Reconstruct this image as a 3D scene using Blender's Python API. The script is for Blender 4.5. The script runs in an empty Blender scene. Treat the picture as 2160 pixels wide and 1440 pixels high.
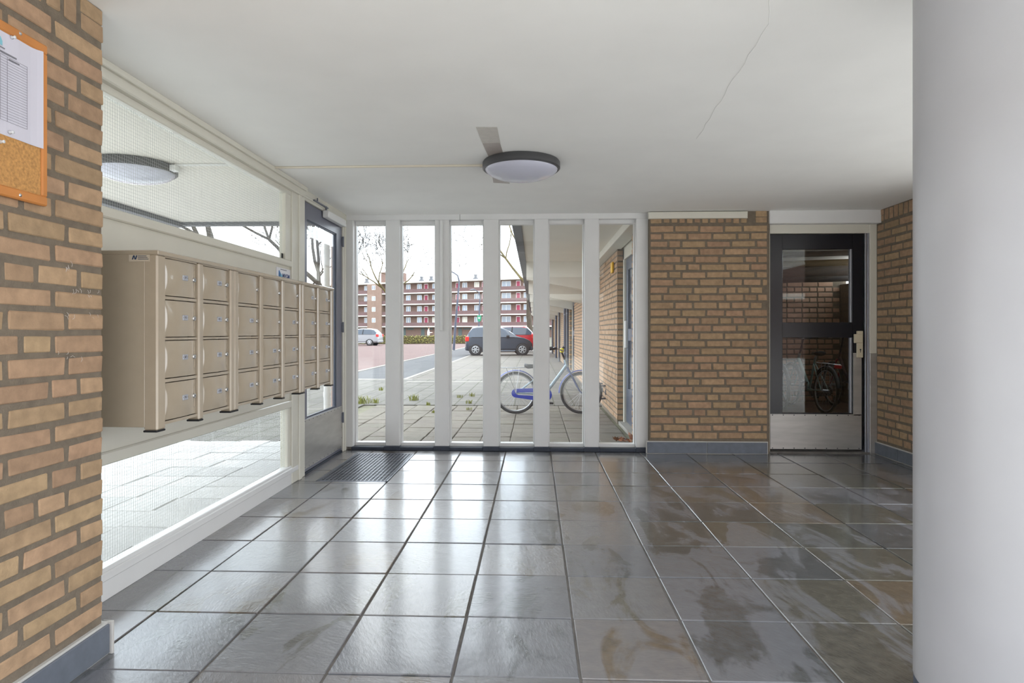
import bpy, math, random
from mathutils import Vector, Matrix
R = random.Random(7)
scene = bpy.context.scene
COL = scene.collection
PI = math.pi

# ---------------------------------------------------------------- camera, sky, exposure
cam_d = bpy.data.cameras.new('camera')
cam_d.sensor_width = 36.0
cam_d.lens = 36.0 * 1290.0 / 2160.0
cam_d.shift_y = -20.0 / 2160.0
cam_d.clip_start = 0.05
cam_d.clip_end = 600
cam = bpy.data.objects.new('camera', cam_d)
cam.location = (0, 0, 1.16)
cam.rotation_euler = (PI / 2, 0, 0.0365)
COL.objects.link(cam)
scene.camera = cam

world = bpy.data.worlds.new('overcast_sky')
scene.world = world
world.use_nodes = True
wn, wl = world.node_tree.nodes, world.node_tree.links
wn.clear()
w_out = wn.new('ShaderNodeOutputWorld')
w_bg = wn.new('ShaderNodeBackground')
w_tc = wn.new('ShaderNodeTexCoord')
w_sep = wn.new('ShaderNodeSeparateXYZ')
w_ramp = wn.new('ShaderNodeValToRGB')
w_noise = wn.new('ShaderNodeTexNoise')
w_mix = wn.new('ShaderNodeMix')
w_mix.data_type = 'RGBA'
w_cr = wn.new('ShaderNodeMapRange')
wl.new(w_tc.outputs['Generated'], w_sep.inputs[0])
wl.new(w_sep.outputs['Z'], w_ramp.inputs[0])
e = w_ramp.color_ramp.elements
e[0].position, e[0].color = 0.0, (0.94, 0.95, 0.97, 1)
e[1].position, e[1].color = 0.45, (0.78, 0.85, 0.95, 1)
_m = e.new(0.07); _m.color = (0.90, 0.94, 0.985, 1)
_m = e.new(0.20); _m.color = (0.76, 0.86, 0.97, 1)
w_noise.inputs['Scale'].default_value = 2.2
w_noise.inputs['Detail'].default_value = 5
wl.new(w_tc.outputs['Generated'], w_noise.inputs['Vector'])
w_cr.inputs['From Min'].default_value = 0.42
w_cr.inputs['From Max'].default_value = 0.68
wl.new(w_noise.outputs['Fac'], w_cr.inputs['Value'])
wl.new(w_cr.outputs[0], w_mix.inputs[0])
wl.new(w_ramp.outputs[0], w_mix.inputs[6])
w_mix.inputs[7].default_value = (0.95, 0.96, 0.975, 1)
wl.new(w_mix.outputs[2], w_bg.inputs['Color'])
w_bg.inputs['Strength'].default_value = 1.0
wl.new(w_bg.outputs[0], w_out.inputs[0])

scene.view_settings.view_transform = 'Standard'
scene.view_settings.look = 'None'
scene.view_settings.gamma = 1.0
scene.view_settings.exposure = 2.38
scene.view_settings.use_curve_mapping = False
scene.cycles.max_bounces = 11
scene.cycles.diffuse_bounces = 5
scene.cycles.transparent_max_bounces = 18

# ---------------------------------------------------------------- materials
def lin(c):
    return tuple((x / 12.92 if x <= 0.04045 else ((x + 0.055) / 1.055) ** 2.4) for x in [v / 255.0 for v in c]) + (1.0,)

def pbr(name, rgb, rough=0.5, metal=0.0, var=0.0, vscale=8.0, bump=0.0, bscale=60.0, objvar=0.0, spec=None, coat=0.0, emit=None, hue=0.0, stretch=None):
    """Principled material; var: fine colour mottling, objvar: shade differs piece by piece, bump: fine relief."""
    m = bpy.data.materials.new(name)
    m.use_nodes = True
    nt = m.node_tree
    b = nt.nodes['Principled BSDF']
    col = lin(rgb)
    b.inputs['Base Color'].default_value = col
    b.inputs['Roughness'].default_value = rough
    b.inputs['Metallic'].default_value = metal
    if spec is not None:
        b.inputs['Specular IOR Level'].default_value = spec
    if coat:
        b.inputs['Coat Weight'].default_value = coat
    if emit:
        b.inputs['Emission Color'].default_value = lin(emit[0])
        b.inputs['Emission Strength'].default_value = emit[1]
    tc = nt.nodes.new('ShaderNodeTexCoord')
    vec = tc.outputs['Object']
    if stretch:
        mp = nt.nodes.new('ShaderNodeMapping')
        mp.inputs['Scale'].default_value = stretch
        nt.links.new(vec, mp.inputs[0]); vec = mp.outputs[0]
    src = None
    if var or objvar or hue:
        hsv = nt.nodes.new('ShaderNodeHueSaturation')
        hsv.inputs['Color'].default_value = col
        val = None
        if var:
            n = nt.nodes.new('ShaderNodeTexNoise')
            n.inputs['Scale'].default_value = vscale
            n.inputs['Detail'].default_value = 6
            if objvar:
                oi0 = nt.nodes.new('ShaderNodeObjectInfo')
                va = nt.nodes.new('ShaderNodeVectorMath'); va.operation = 'ADD'
                nt.links.new(vec, va.inputs[0]); nt.links.new(oi0.outputs['Location'], va.inputs[1])
                nt.links.new(va.outputs[0], n.inputs['Vector'])
            else:
                nt.links.new(vec, n.inputs['Vector'])
            r = nt.nodes.new('ShaderNodeMapRange')
            r.inputs['From Min'].default_value = 0.3; r.inputs['From Max'].default_value = 0.7
            r.inputs['To Min'].default_value = 1 - var; r.inputs['To Max'].default_value = 1 + var
            nt.links.new(n.outputs['Fac'], r.inputs['Value'])
            val = r.outputs[0]
        if objvar or hue:
            oi = nt.nodes.new('ShaderNodeObjectInfo')
            r2 = nt.nodes.new('ShaderNodeMapRange')
            r2.inputs['To Min'].default_value = 1 - objvar; r2.inputs['To Max'].default_value = 1 + objvar
            nt.links.new(oi.outputs['Random'], r2.inputs['Value'])
            if val is not None:
                mu = nt.nodes.new('ShaderNodeMath'); mu.operation = 'MULTIPLY'
                nt.links.new(val, mu.inputs[0]); nt.links.new(r2.outputs[0], mu.inputs[1])
                val = mu.outputs[0]
            else:
                val = r2.outputs[0]
            if hue:
                wnz = nt.nodes.new('ShaderNodeTexWhiteNoise'); wnz.noise_dimensions = '1D'
                nt.links.new(oi.outputs['Random'], wnz.inputs['W'])
                r3 = nt.nodes.new('ShaderNodeMapRange')
                r3.inputs['To Min'].default_value = 0.5 - hue; r3.inputs['To Max'].default_value = 0.5 + hue
                nt.links.new(wnz.outputs['Value'], r3.inputs['Value'])
                nt.links.new(r3.outputs[0], hsv.inputs['Hue'])
        nt.links.new(val, hsv.inputs['Value'])
        nt.links.new(hsv.outputs[0], b.inputs['Base Color'])
    if bump:
        n2 = nt.nodes.new('ShaderNodeTexNoise')
        n2.inputs['Scale'].default_value = bscale
        n2.inputs['Detail'].default_value = 4
        nt.links.new(vec, n2.inputs['Vector'])
        bp = nt.nodes.new('ShaderNodeBump')
        bp.inputs['Strength'].default_value = bump
        bp.inputs['Distance'].default_value = 0.004
        nt.links.new(n2.outputs['Fac'], bp.inputs['Height'])
        nt.links.new(bp.outputs[0], b.inputs['Normal'])
    return m

def glass(name, tint=(0.97, 0.985, 0.98), rough=0.0, refl=1.0):
    """thin window pane: clear sheet with a Fresnel reflection"""
    m = bpy.data.materials.new(name); m.use_nodes = True
    nt = m.node_tree; nt.nodes.clear()
    o = nt.nodes.new('ShaderNodeOutputMaterial'); mx = nt.nodes.new('ShaderNodeMixShader')
    t = nt.nodes.new('ShaderNodeBsdfTransparent'); g = nt.nodes.new('ShaderNodeBsdfGlossy'); f = nt.nodes.new('ShaderNodeLayerWeight')
    t.inputs[0].default_value = tint + (1,)
    g.inputs['Roughness'].default_value = rough
    f.inputs['Blend'].default_value = 0.5
    pw = nt.nodes.new('ShaderNodeMath'); pw.operation = 'POWER'; pw.inputs[1].default_value = 5.0      # Schlick's approximation, alike for both faces
    ma = nt.nodes.new('ShaderNodeMath'); ma.operation = 'MULTIPLY_ADD'; ma.inputs[1].default_value = 0.96; ma.inputs[2].default_value = 0.04
    nt.links.new(f.outputs['Facing'], pw.inputs[0]); nt.links.new(pw.outputs[0], ma.inputs[0])
    nt.links.new(ma.outputs[0], mx.inputs[0]); nt.links.new(t.outputs[0], mx.inputs[1]); nt.links.new(g.outputs[0], mx.inputs[2])
    nt.links.new(mx.outputs[0], o.inputs[0])
    return m

MAT = dict(
    brick=pbr('yellow_brown_brick', (166, 138, 109), 0.85, var=0.16, vscale=26, bump=0.55, bscale=130, objvar=0.12, hue=0.009),
    mortar=pbr('grey_brown_mortar', (116, 105, 91), 0.95, var=0.14, vscale=30, bump=0.8, bscale=160),
    ceiling=pbr('painted_concrete_ceiling', (242, 241, 238), 0.75, var=0.02, vscale=3, bump=0.06, bscale=20),
    white=pbr('white_gloss_paint', (222, 222, 221), 0.32, var=0.02, vscale=6, bump=0.06, bscale=40),
    cream=pbr('cream_gloss_paint', (214, 211, 199), 0.22, var=0.02, vscale=6, bump=0.05, bscale=14),
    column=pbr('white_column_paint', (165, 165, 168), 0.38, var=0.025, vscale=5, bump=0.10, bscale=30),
    blue_grey=pbr('blue_grey_paint', (62, 70, 86), 0.45, var=0.08, vscale=12, bump=0.1),
    curb=pbr('dark_blue_curb_paint', (52, 58, 70), 0.5, var=0.15, vscale=15, bump=0.3, bscale=50),
    door_grey=pbr('grey_violet_door_paint', (104, 106, 120), 0.3, var=0.04, vscale=6),
    black=pbr('black_gloss_paint', (22, 24, 32), 0.25),
    steel=pbr('brushed_steel', (182, 180, 176), 0.38, metal=0.6, var=0.10, vscale=4, stretch=(1, 1, 6)),
    alu=pbr('aluminium', (190, 195, 205), 0.35, metal=0.85, var=0.05),
    beige=pbr('beige_mailbox_enamel', (170, 157, 138), 0.2, var=0.02, vscale=20, bump=0.06, bscale=220, spec=0.8, coat=0.5),
    chrome=pbr('chrome', (215, 215, 215), 0.15, metal=1.0),
    plate=pbr('grey_number_plate', (176, 178, 186), 0.4, metal=0.3),
    ink=pbr('dark_print', (40, 44, 54), 0.6),
    ink_grey=pbr('grey_print', (120, 120, 128), 0.7),
    lamp_glass=pbr('opal_lamp_dome', (196, 197, 212), 0.12, spec=0.6),
    lamp_rim=pbr('dark_grey_lamp_rim', (70, 70, 72), 0.4),
    slate=None,
    skirt=pbr('grey_blue_skirting_tile', (104, 110, 120), 0.4, var=0.12, vscale=18, bump=0.1, objvar=0.05),
    grout=pbr('pale_grout', (192, 190, 186), 0.9, var=0.06),
    joint=pbr('floor_joint_mortar', (112, 108, 104), 0.85, var=0.2, vscale=14, bump=0.6, bscale=90),
    cork=pbr('cork', (188, 140, 84), 0.9, var=0.25, vscale=120, bump=0.4, bscale=200),
    wood=pbr('pine_frame', (196, 128, 66), 0.5, var=0.10, vscale=10, stretch=(20, 1, 1)),
    paper=pbr('white_paper', (206, 204, 216), 0.7),
    clear=pbr('clear_plastic', (225, 228, 232), 0.2),
    tape_a=pbr('pale_grey_tape', (196, 190, 182), 0.3, var=0.06, vscale=30, bump=0.3),
    tape_b=pbr('grey_tape', (168, 158, 152), 0.3, var=0.06, vscale=30, bump=0.3),
    conduit=pbr('cream_conduit', (214, 206, 190), 0.5),
    iron=pbr('galvanised_iron', (112, 116, 126), 0.35, metal=0.6, var=0.15),
    dark=pbr('dark_rubber', (30, 31, 34), 0.6),
    pit=pbr('dark_pit', (26, 27, 32), 0.9),
    glass=glass('window_glass'),
    wired=glass('wired_glass', (0.95, 0.97, 0.965)),
    wire=pbr('glass_wire', (184, 188, 186), 0.4, metal=0.4),
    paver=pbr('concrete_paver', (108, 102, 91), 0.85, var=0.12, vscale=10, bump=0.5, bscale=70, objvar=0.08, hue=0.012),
    sand=pbr('joint_sand', (106, 104, 84), 0.95, var=0.25, vscale=5),
    soffit=pbr('soffit_paint', (226, 221, 212), 0.7, var=0.03, vscale=2),
    fascia=pbr('dark_grey_fascia', (92, 94, 100), 0.5, var=0.04),
    concrete=pbr('pale_concrete', (214, 210, 200), 0.75, var=0.05, vscale=2),
    kerb=pbr('kerb_concrete', (142, 138, 130), 0.85, var=0.08, vscale=3),
    tyre=pbr('tyre_rubber', (42, 42, 44), 0.75),
    rim=pbr('wheel_metal', (186, 188, 192), 0.3, metal=0.7),
)

def slate_material():
    m = bpy.data.materials.new('wet_slate_tile'); m.use_nodes = True
    nt = m.node_tree; N = nt.nodes; K = nt.links
    b = N['Principled BSDF']
    geo = N.new('ShaderNodeNewGeometry')
    oi = N.new('ShaderNodeObjectInfo')
    wz = N.new('ShaderNodeTexWhiteNoise'); wz.noise_dimensions = '1D'
    K.new(oi.outputs['Random'], wz.inputs['W'])
    # stone colour differs tile by tile: grey, grey-green, brown
    ramp = N.new('ShaderNodeValToRGB')
    el = ramp.color_ramp.elements
    el[0].position, el[0].color = 0.0, lin((92, 93, 95))
    el[1].position, el[1].color = 1.0, lin((104, 93, 79))
    for p, c in ((0.25, (78, 81, 82)), (0.45, (97, 93, 84)), (0.62, (84, 84, 77)), (0.8, (98, 87, 76))):
        x = el.new(p); x.color = lin(c)
    K.new(wz.outputs['Value'], ramp.inputs[0])
    # cleft relief, direction turned per tile
    off = N.new('ShaderNodeVectorMath'); off.operation = 'SCALE'
    K.new(oi.outputs['Location'], off.inputs[0]); off.inputs['Scale'].default_value = 3.7
    ad = N.new('ShaderNodeVectorMath'); ad.operation = 'ADD'
    K.new(geo.outputs['Position'], ad.inputs[0]); K.new(off.outputs[0], ad.inputs[1])
    rot = N.new('ShaderNodeVectorRotate'); rot.rotation_type = 'Z_AXIS'
    ang = N.new('ShaderNodeMath'); ang.operation = 'MULTIPLY'; ang.inputs[1].default_value = 1.5
    K.new(oi.outputs['Random'], ang.inputs[0]); K.new(ang.outputs[0], rot.inputs['Angle'])
    K.new(ad.outputs[0], rot.inputs['Vector'])
    mp = N.new('ShaderNodeMapping'); mp.inputs['Scale'].default_value = (1.0, 2.4, 1.0)
    K.new(rot.outputs[0], mp.inputs[0])
    n1 = N.new('ShaderNodeTexNoise'); n1.inputs['Scale'].default_value = 34; n1.inputs['Detail'].default_value = 6; n1.inputs['Roughness'].default_value = 0.6
    K.new(mp.outputs[0], n1.inputs['Vector'])
    n2 = N.new('ShaderNodeTexNoise'); n2.inputs['Scale'].default_value = 5; n2.inputs['Detail'].default_value = 3
    K.new(mp.outputs[0], n2.inputs['Vector'])
    hs = N.new('ShaderNodeMath'); hs.operation = 'MULTIPLY_ADD'; hs.inputs[1].default_value = 1.6
    K.new(n2.outputs['Fac'], hs.inputs[0]); K.new(n1.outputs['Fac'], hs.inputs[2])
    # drying marks: streaky smears across tiles, leaving a grey film
    mp2 = N.new('ShaderNodeMapping'); mp2.inputs['Scale'].default_value = (1.5, 0.62, 1); mp2.inputs['Rotation'].default_value = (0, 0, 0.65)
    K.new(geo.outputs['Position'], mp2.inputs[0])
    n3 = N.new('ShaderNodeTexNoise'); n3.inputs['Scale'].default_value = 2.9; n3.inputs['Detail'].default_value = 7; n3.inputs['Roughness'].default_value = 0.58; n3.inputs['Distortion'].default_value = 0.9
    K.new(mp2.outputs[0], n3.inputs['Vector'])
    sx = N.new('ShaderNodeSeparateXYZ'); K.new(geo.outputs['Position'], sx.inputs[0])
    fx = N.new('ShaderNodeMapRange'); fx.interpolation_type = 'SMOOTHSTEP'      # wet by the column; film added leftward paints window reflection into the colour
    fx.inputs['From Min'].default_value = 1.7; fx.inputs['From Max'].default_value = 0.1; fx.inputs['To Min'].default_value = 0.045; fx.inputs['To Max'].default_value = 0.15
    K.new(sx.outputs['X'], fx.inputs['Value'])
    sm = N.new('ShaderNodeMath'); sm.operation = 'ADD'; K.new(n3.outputs['Fac'], sm.inputs[0]); K.new(fx.outputs[0], sm.inputs[1])
    dry = N.new('ShaderNodeMapRange'); dry.interpolation_type = 'SMOOTHSTEP'; dry.inputs['From Min'].default_value = 0.53; dry.inputs['From Max'].default_value = 0.63
    K.new(sm.outputs[0], dry.inputs['Value'])
    # fine mottling
    n4 = N.new('ShaderNodeTexNoise'); n4.inputs['Scale'].default_value = 18; n4.inputs['Detail'].default_value = 8
    K.new(ad.outputs[0], n4.inputs['Vector'])
    mr = N.new('ShaderNodeMapRange'); mr.inputs['From Min'].default_value = 0.3; mr.inputs['From Max'].default_value = 0.7
    mr.inputs['To Min'].default_value = 0.72; mr.inputs['To Max'].default_value = 1.22
    K.new(n4.outputs['Fac'], mr.inputs['Value'])
    hv = N.new('ShaderNodeHueSaturation'); K.new(ramp.outputs[0], hv.inputs['Color']); K.new(mr.outputs[0], hv.inputs['Value'])
    mx = N.new('ShaderNodeMix'); mx.data_type = 'RGBA'
    df = N.new('ShaderNodeMath'); df.operation = 'MULTIPLY'; df.inputs[1].default_value = 0.55
    K.new(dry.outputs[0], df.inputs[0])
    K.new(df.outputs[0], mx.inputs[0]); K.new(hv.outputs[0], mx.inputs[6]); mx.inputs[7].default_value = lin((128, 129, 136))
    K.new(mx.outputs[2], b.inputs['Base Color'])
    rr = N.new('ShaderNodeMapRange'); rr.inputs['To Min'].default_value = 0.17; rr.inputs['To Max'].default_value = 0.26
    b.inputs['Specular IOR Level'].default_value = 0.9
    b.inputs['Coat Weight'].default_value = 0.75; b.inputs['Coat Roughness'].default_value = 0.13; b.inputs['Coat IOR'].default_value = 1.4
    K.new(dry.outputs[0], rr.inputs['Value']); K.new(rr.outputs[0], b.inputs['Roughness'])
    bp = N.new('ShaderNodeBump'); bp.inputs['Strength'].default_value = 0.6; bp.inputs['Distance'].default_value = 0.004
    K.new(hs.outputs[0], bp.inputs['Height']); K.new(bp.outputs[0], b.inputs['Normal'])
    return m
MAT['slate'] = slate_material()

def grid_material(name, c1, c2, joint, sx, sy, offset=0.5, mortar=0.02, rough=0.85):
    """flat brick/tile pattern for surfaces too far off to tell the pieces apart"""
    m = bpy.data.materials.new(name); m.use_nodes = True
    nt = m.node_tree; b = nt.nodes['Principled BSDF']; b.inputs['Roughness'].default_value = rough
    tc = nt.nodes.new('ShaderNodeTexCoord'); br = nt.nodes.new('ShaderNodeTexBrick')
    br.offset = offset
    br.inputs['Color1'].default_value = lin(c1); br.inputs['Color2'].default_value = lin(c2); br.inputs['Mortar'].default_value = lin(joint)
    br.inputs['Scale'].default_value = 1.0; br.inputs['Brick Width'].default_value = sx; br.inputs['Row Height'].default_value = sy
    br.inputs['Mortar Size'].default_value = mortar
    nt.links.new(tc.outputs['UV'], br.inputs['Vector'])
    n = nt.nodes.new('ShaderNodeTexNoise'); n.inputs['Scale'].default_value = 1.3; n.inputs['Detail'].default_value = 6
    nt.links.new(tc.outputs['UV'], n.inputs['Vector'])
    r = nt.nodes.new('ShaderNodeMapRange'); r.inputs['To Min'].default_value = 0.75; r.inputs['To Max'].default_value = 1.25
    nt.links.new(n.outputs['Fac'], r.inputs['Value'])
    h = nt.nodes.new('ShaderNodeHueSaturation')
    nt.links.new(br.outputs['Color'], h.inputs['Color']); nt.links.new(r.outputs[0], h.inputs['Value'])
    nt.links.new(h.outputs[0], b.inputs['Base Color'])
    return m

# ---------------------------------------------------------------- mesh helpers
class MB:
    def __init__(s): s.v = []; s.f = []; s.mi = []
    def add(s, vs, fs, mi=0, T=None):
        o = len(s.v)
        s.v += [tuple(T @ Vector(p)) for p in vs] if T is not None else [tuple(p) for p in vs]
        s.f += [tuple(i + o for i in f) for f in fs]; s.mi += [mi] * len(fs)
        return s
    def box(s, a, b, mi=0, T=None):
        x0, y0, z0 = (min(a[i], b[i]) for i in range(3)); x1, y1, z1 = (max(a[i], b[i]) for i in range(3))
        return s.add([(x0,y0,z0),(x1,y0,z0),(x1,y1,z0),(x0,y1,z0),(x0,y0,z1),(x1,y0,z1),(x1,y1,z1),(x0,y1,z1)],
            [(0,3,2,1),(4,5,6,7),(0,1,5,4),(1,2,6,5),(2,3,7,6),(3,0,4,7)], mi, T)
    def cbox(s, a, b, c=0.004, mi=0, T=None, jit=0.0):
        """box with chamfered edges"""
        lo = [min(a[i], b[i]) for i in range(3)]; hi = [max(a[i], b[i]) for i in range(3)]
        c = min([c] + [(hi[i] - lo[i]) * 0.4 for i in range(3)])
        vs = []; idx = {}
        for sx in (0, 1):
            for sy in (0, 1):
                for sz in (0, 1):
                    sg = (sx, sy, sz)
                    j = [R.uniform(-jit, jit) for _ in range(3)]
                    for ax in range(3):
                        p = []
                        for k in range(3):
                            e = hi[k] if sg[k] else lo[k]
                            if k != ax: e += -c if sg[k] else c
                            p.append(e + j[k])
                        idx[(sg, ax)] = len(vs); vs.append(p)
        fs = []
        for ax in range(3):
            u, w = [k for k in range(3) if k != ax]
            for sd in (0, 1):
                q = []
                for su, sw in ((0,0),(1,0),(1,1),(0,1)):
                    g = [0,0,0]; g[ax] = sd; g[u] = su; g[w] = sw
                    q.append(idx[(tuple(g), ax)])
                flip = (sd == 1) == (ax != 1)
                fs.append(tuple(q) if flip else tuple(reversed(q)))
        for ax in range(3):          # edge strips along axis ax
            u, w = [k for k in range(3) if k != ax]
            for su in (0, 1):
                for sw in (0, 1):
                    g0 = [0,0,0]; g0[u] = su; g0[w] = sw; g1 = list(g0); g1[ax] = 1
                    g0 = tuple(g0); g1 = tuple(g1)
                    q = (idx[(g0,u)], idx[(g1,u)], idx[(g1,w)], idx[(g0,w)])
                    fs.append(q)
        for sx in (0, 1):
            for sy in (0, 1):
                for sz in (0, 1):
                    g = (sx, sy, sz)
                    fs.append((idx[(g,0)], idx[(g,1)], idx[(g,2)]))
        return s.add(vs, fs, mi, T)
    def tube(s, pts, r, n=8, mi=0, T=None, cap=True, closed=False):
        pts = [Vector(p) for p in pts]; rs = r if isinstance(r, (list, tuple)) else [r] * len(pts)
        vs = []; fs = []; m = len(pts)
        up = None
        for i, p in enumerate(pts):
            if closed: d = pts[(i + 1) % m] - pts[i - 1]
            else: d = pts[min(i + 1, m - 1)] - pts[max(i - 1, 0)]
            d = d.normalized() if d.length > 1e-9 else Vector((0, 0, 1))
            if up is None:
                up = Vector((0, 0, 1)) if abs(d.z) < 0.9 else Vector((1, 0, 0))
            a = d.cross(up)
            if a.length < 1e-6: a = d.orthogonal()
            a.normalize(); b = a.cross(d).normalized(); up = b
            for k in range(n):
                t = 2 * PI * k / n
                vs.append(p + (a * math.cos(t) + b * math.sin(t)) * rs[i])
        for i in range(m if closed else m - 1):
            i2 = (i + 1) % m
            for k in range(n):
                k2 = (k + 1) % n
                fs.append((i*n+k, i*n+k2, i2*n+k2, i2*n+k))
        if cap and not closed:
            fs.append(tuple(range(n))[::-1]); fs.append(tuple((m-1)*n + k for k in range(n)))
        return s.add(vs, fs, mi, T)
    def lathe(s, prof, n=32, mi=0, T=None):
        """profile of (r, z) turned about the z axis"""
        vs = []; fs = []
        for r, z in prof:
            for k in range(n):
                t = 2 * PI * k / n
                vs.append((r * math.cos(t), r * math.sin(t), z))
        for i in range(len(prof) - 1):
            for k in range(n):
                k2 = (k + 1) % n
                fs.append((i*n+k, i*n+k2, (i+1)*n+k2, (i+1)*n+k))
        return s.add(vs, fs, mi, T)
    def prism(s, poly, h, mi=0, T=None):
        """polygon in xy extruded along z by h"""
        n = len(poly)
        vs = [(x, y, 0) for x, y in poly] + [(x, y, h) for x, y in poly]
        fs = [tuple(range(n))[::-1], tuple(range(n, 2 * n))] + [(i, (i+1) % n, n + (i+1) % n, n + i) for i in range(n)]
        return s.add(vs, fs, mi, T)
    def mesh(s, name, mats, smooth=False):
        me = bpy.data.meshes.new(name)
        me.from_pydata(s.v, [], s.f)
        for m in (mats if isinstance(mats, (list, tuple)) else [mats]): me.materials.append(m)
        if any(s.mi): me.polygons.foreach_set('material_index', s.mi)
        if smooth: me.polygons.foreach_set('use_smooth', [True] * len(s.f))
        me.update()
        if len(s.v) < 40000:
            import bmesh
            bm = bmesh.new(); bm.from_mesh(me); bmesh.ops.recalc_face_normals(bm, faces=bm.faces); bm.to_mesh(me); bm.free()
        return me
    def obj(s, name, mats, parent=None, smooth=False, world=True, auto=None):
        return put(name, s.mesh(name, mats, smooth), parent, world, auto)

def put(name, me, parent=None, world=True, auto=None):
    o = bpy.data.objects.new(name, me); COL.objects.link(o)
    if parent is not None:
        o.parent = parent
        if world:
            q = parent; off = Vector((0, 0, 0))
            while q is not None:
                off += q.location; q = q.parent
            o.matrix_parent_inverse = Matrix.Translation(-off) if parent.type == 'EMPTY' or parent.location.length else Matrix()
    if auto:
        for p in me.polygons: p.use_smooth = True
        try: me.set_sharp_from_angle(angle=math.radians(auto))
        except Exception: pass
    return o

def thing(name, label, cat, loc=(0, 0, 0), group=None, rz=0.0, kind=None):
    o = bpy.data.objects.new(name, None); COL.objects.link(o)
    o.location = loc; o.rotation_euler = (0, 0, rz); o.empty_display_size = 0.1
    return tag(o, label, cat, group, kind)

def tag(o, label=None, cat=None, group=None, kind=None):
    if label: o['label'] = label
    if cat: o['category'] = cat
    if group: o['group'] = group
    if kind: o['kind'] = kind
    return o

def structure(name, label, cat=None, loc=(0, 0, 0)):
    return thing(name, label, cat, loc, kind='structure')

def uv_planar(o, ax=(0, 1)):
    me = o.data; uvl = me.uv_layers.new(name='uv')
    for lp in me.loops:
        co = me.vertices[lp.vertex_index].co
        uvl.data[lp.index].uv = (co[ax[0]], co[ax[1]])

def text_mesh(txt, size, mat, name='lettering', bold=0.0, align='CENTER', shear=0.0):
    cu = bpy.data.curves.new(name, 'FONT'); cu.body = txt; cu.size = size; cu.extrude = size * 0.02
    cu.align_x = align; cu.align_y = 'CENTER'; cu.offset = bold; cu.shear = shear
    cu.resolution_u = 2
    ob = bpy.data.objects.new('tmp', cu); COL.objects.link(ob)
    dg = bpy.context.evaluated_depsgraph_get()
    me = bpy.data.meshes.new_from_object(ob.evaluated_get(dg))
    bpy.data.objects.remove(ob); bpy.data.curves.remove(cu)
    me.materials.clear(); me.materials.append(mat); me.name = name
    return me

# axes that lay a flat (x right, y up) drawing on a wall
ON_X_PLUS = Matrix(((0, 0, 1, 0), (1, 0, 0, 0), (0, 1, 0, 0), (0, 0, 0, 1)))     # on a wall facing +X: x -> +Y, y -> Z, z -> +X
ON_Y_MINUS = Matrix(((1, 0, 0, 0), (0, 0, -1, 0), (0, 1, 0, 0), (0, 0, 0, 1)))  # on a wall facing -Y: x -> +X, y -> Z, z -> -Y
def at(v, M): return Matrix.Translation(Vector(v)) @ M
# ---------------------------------------------------------------- brickwork
def brick_meshes(tagname, ln, n, ht=0.054, dp=0.05, mat=None):
    out = []
    for i in range(n):
        m = MB().cbox((-ln / 2, -dp, -ht / 2), (ln / 2, 0, ht / 2), R.uniform(0.0025, 0.0045), jit=0.002)
        out.append(m.mesh('brick_' + tagname, mat or MAT['brick']))
    return out
BS = brick_meshes('stretcher', 0.215, 8); BH = brick_meshes('header', 0.104, 6); BQ = brick_meshes('three_quarter', 0.158, 5)
BV = brick_meshes('upright', 0.054, 6, ht=0.102)
JT = 0.0195; PITCH = 0.0731

def bond_row(length, prev):
    """widths of one course of a wild bond that fills the length, head joints off those of the course below"""
    best = None
    for _ in range(40):
        row = []; x = 0.0; joints = []
        first = R.choice(['H', 'Q', 'S', 'S'])
        while x < length - 0.03:
            k = first if not row else R.choice(['S', 'S', 'S', 'H', 'S', 'Q', 'H'])
            w = {'S': 0.215, 'H': 0.104, 'Q': 0.158}[k]
            if x + w > length - 0.045:
                w = length - x
                if w > 0.235: w = 0.158; k = 'Q'
                else: k = 'S' if w > 0.17 else ('Q' if w > 0.12 else 'H')
            row.append((k, x, w)); x += w + JT; joints.append(x)
        j = joints[:-1]
        clash = sum(1 for a in j for b in prev if abs(a - b) < 0.035)
        if best is None or clash < best[0]: best = (clash, row, j)
        if clash == 0: break
    return best[1], best[2]

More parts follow.
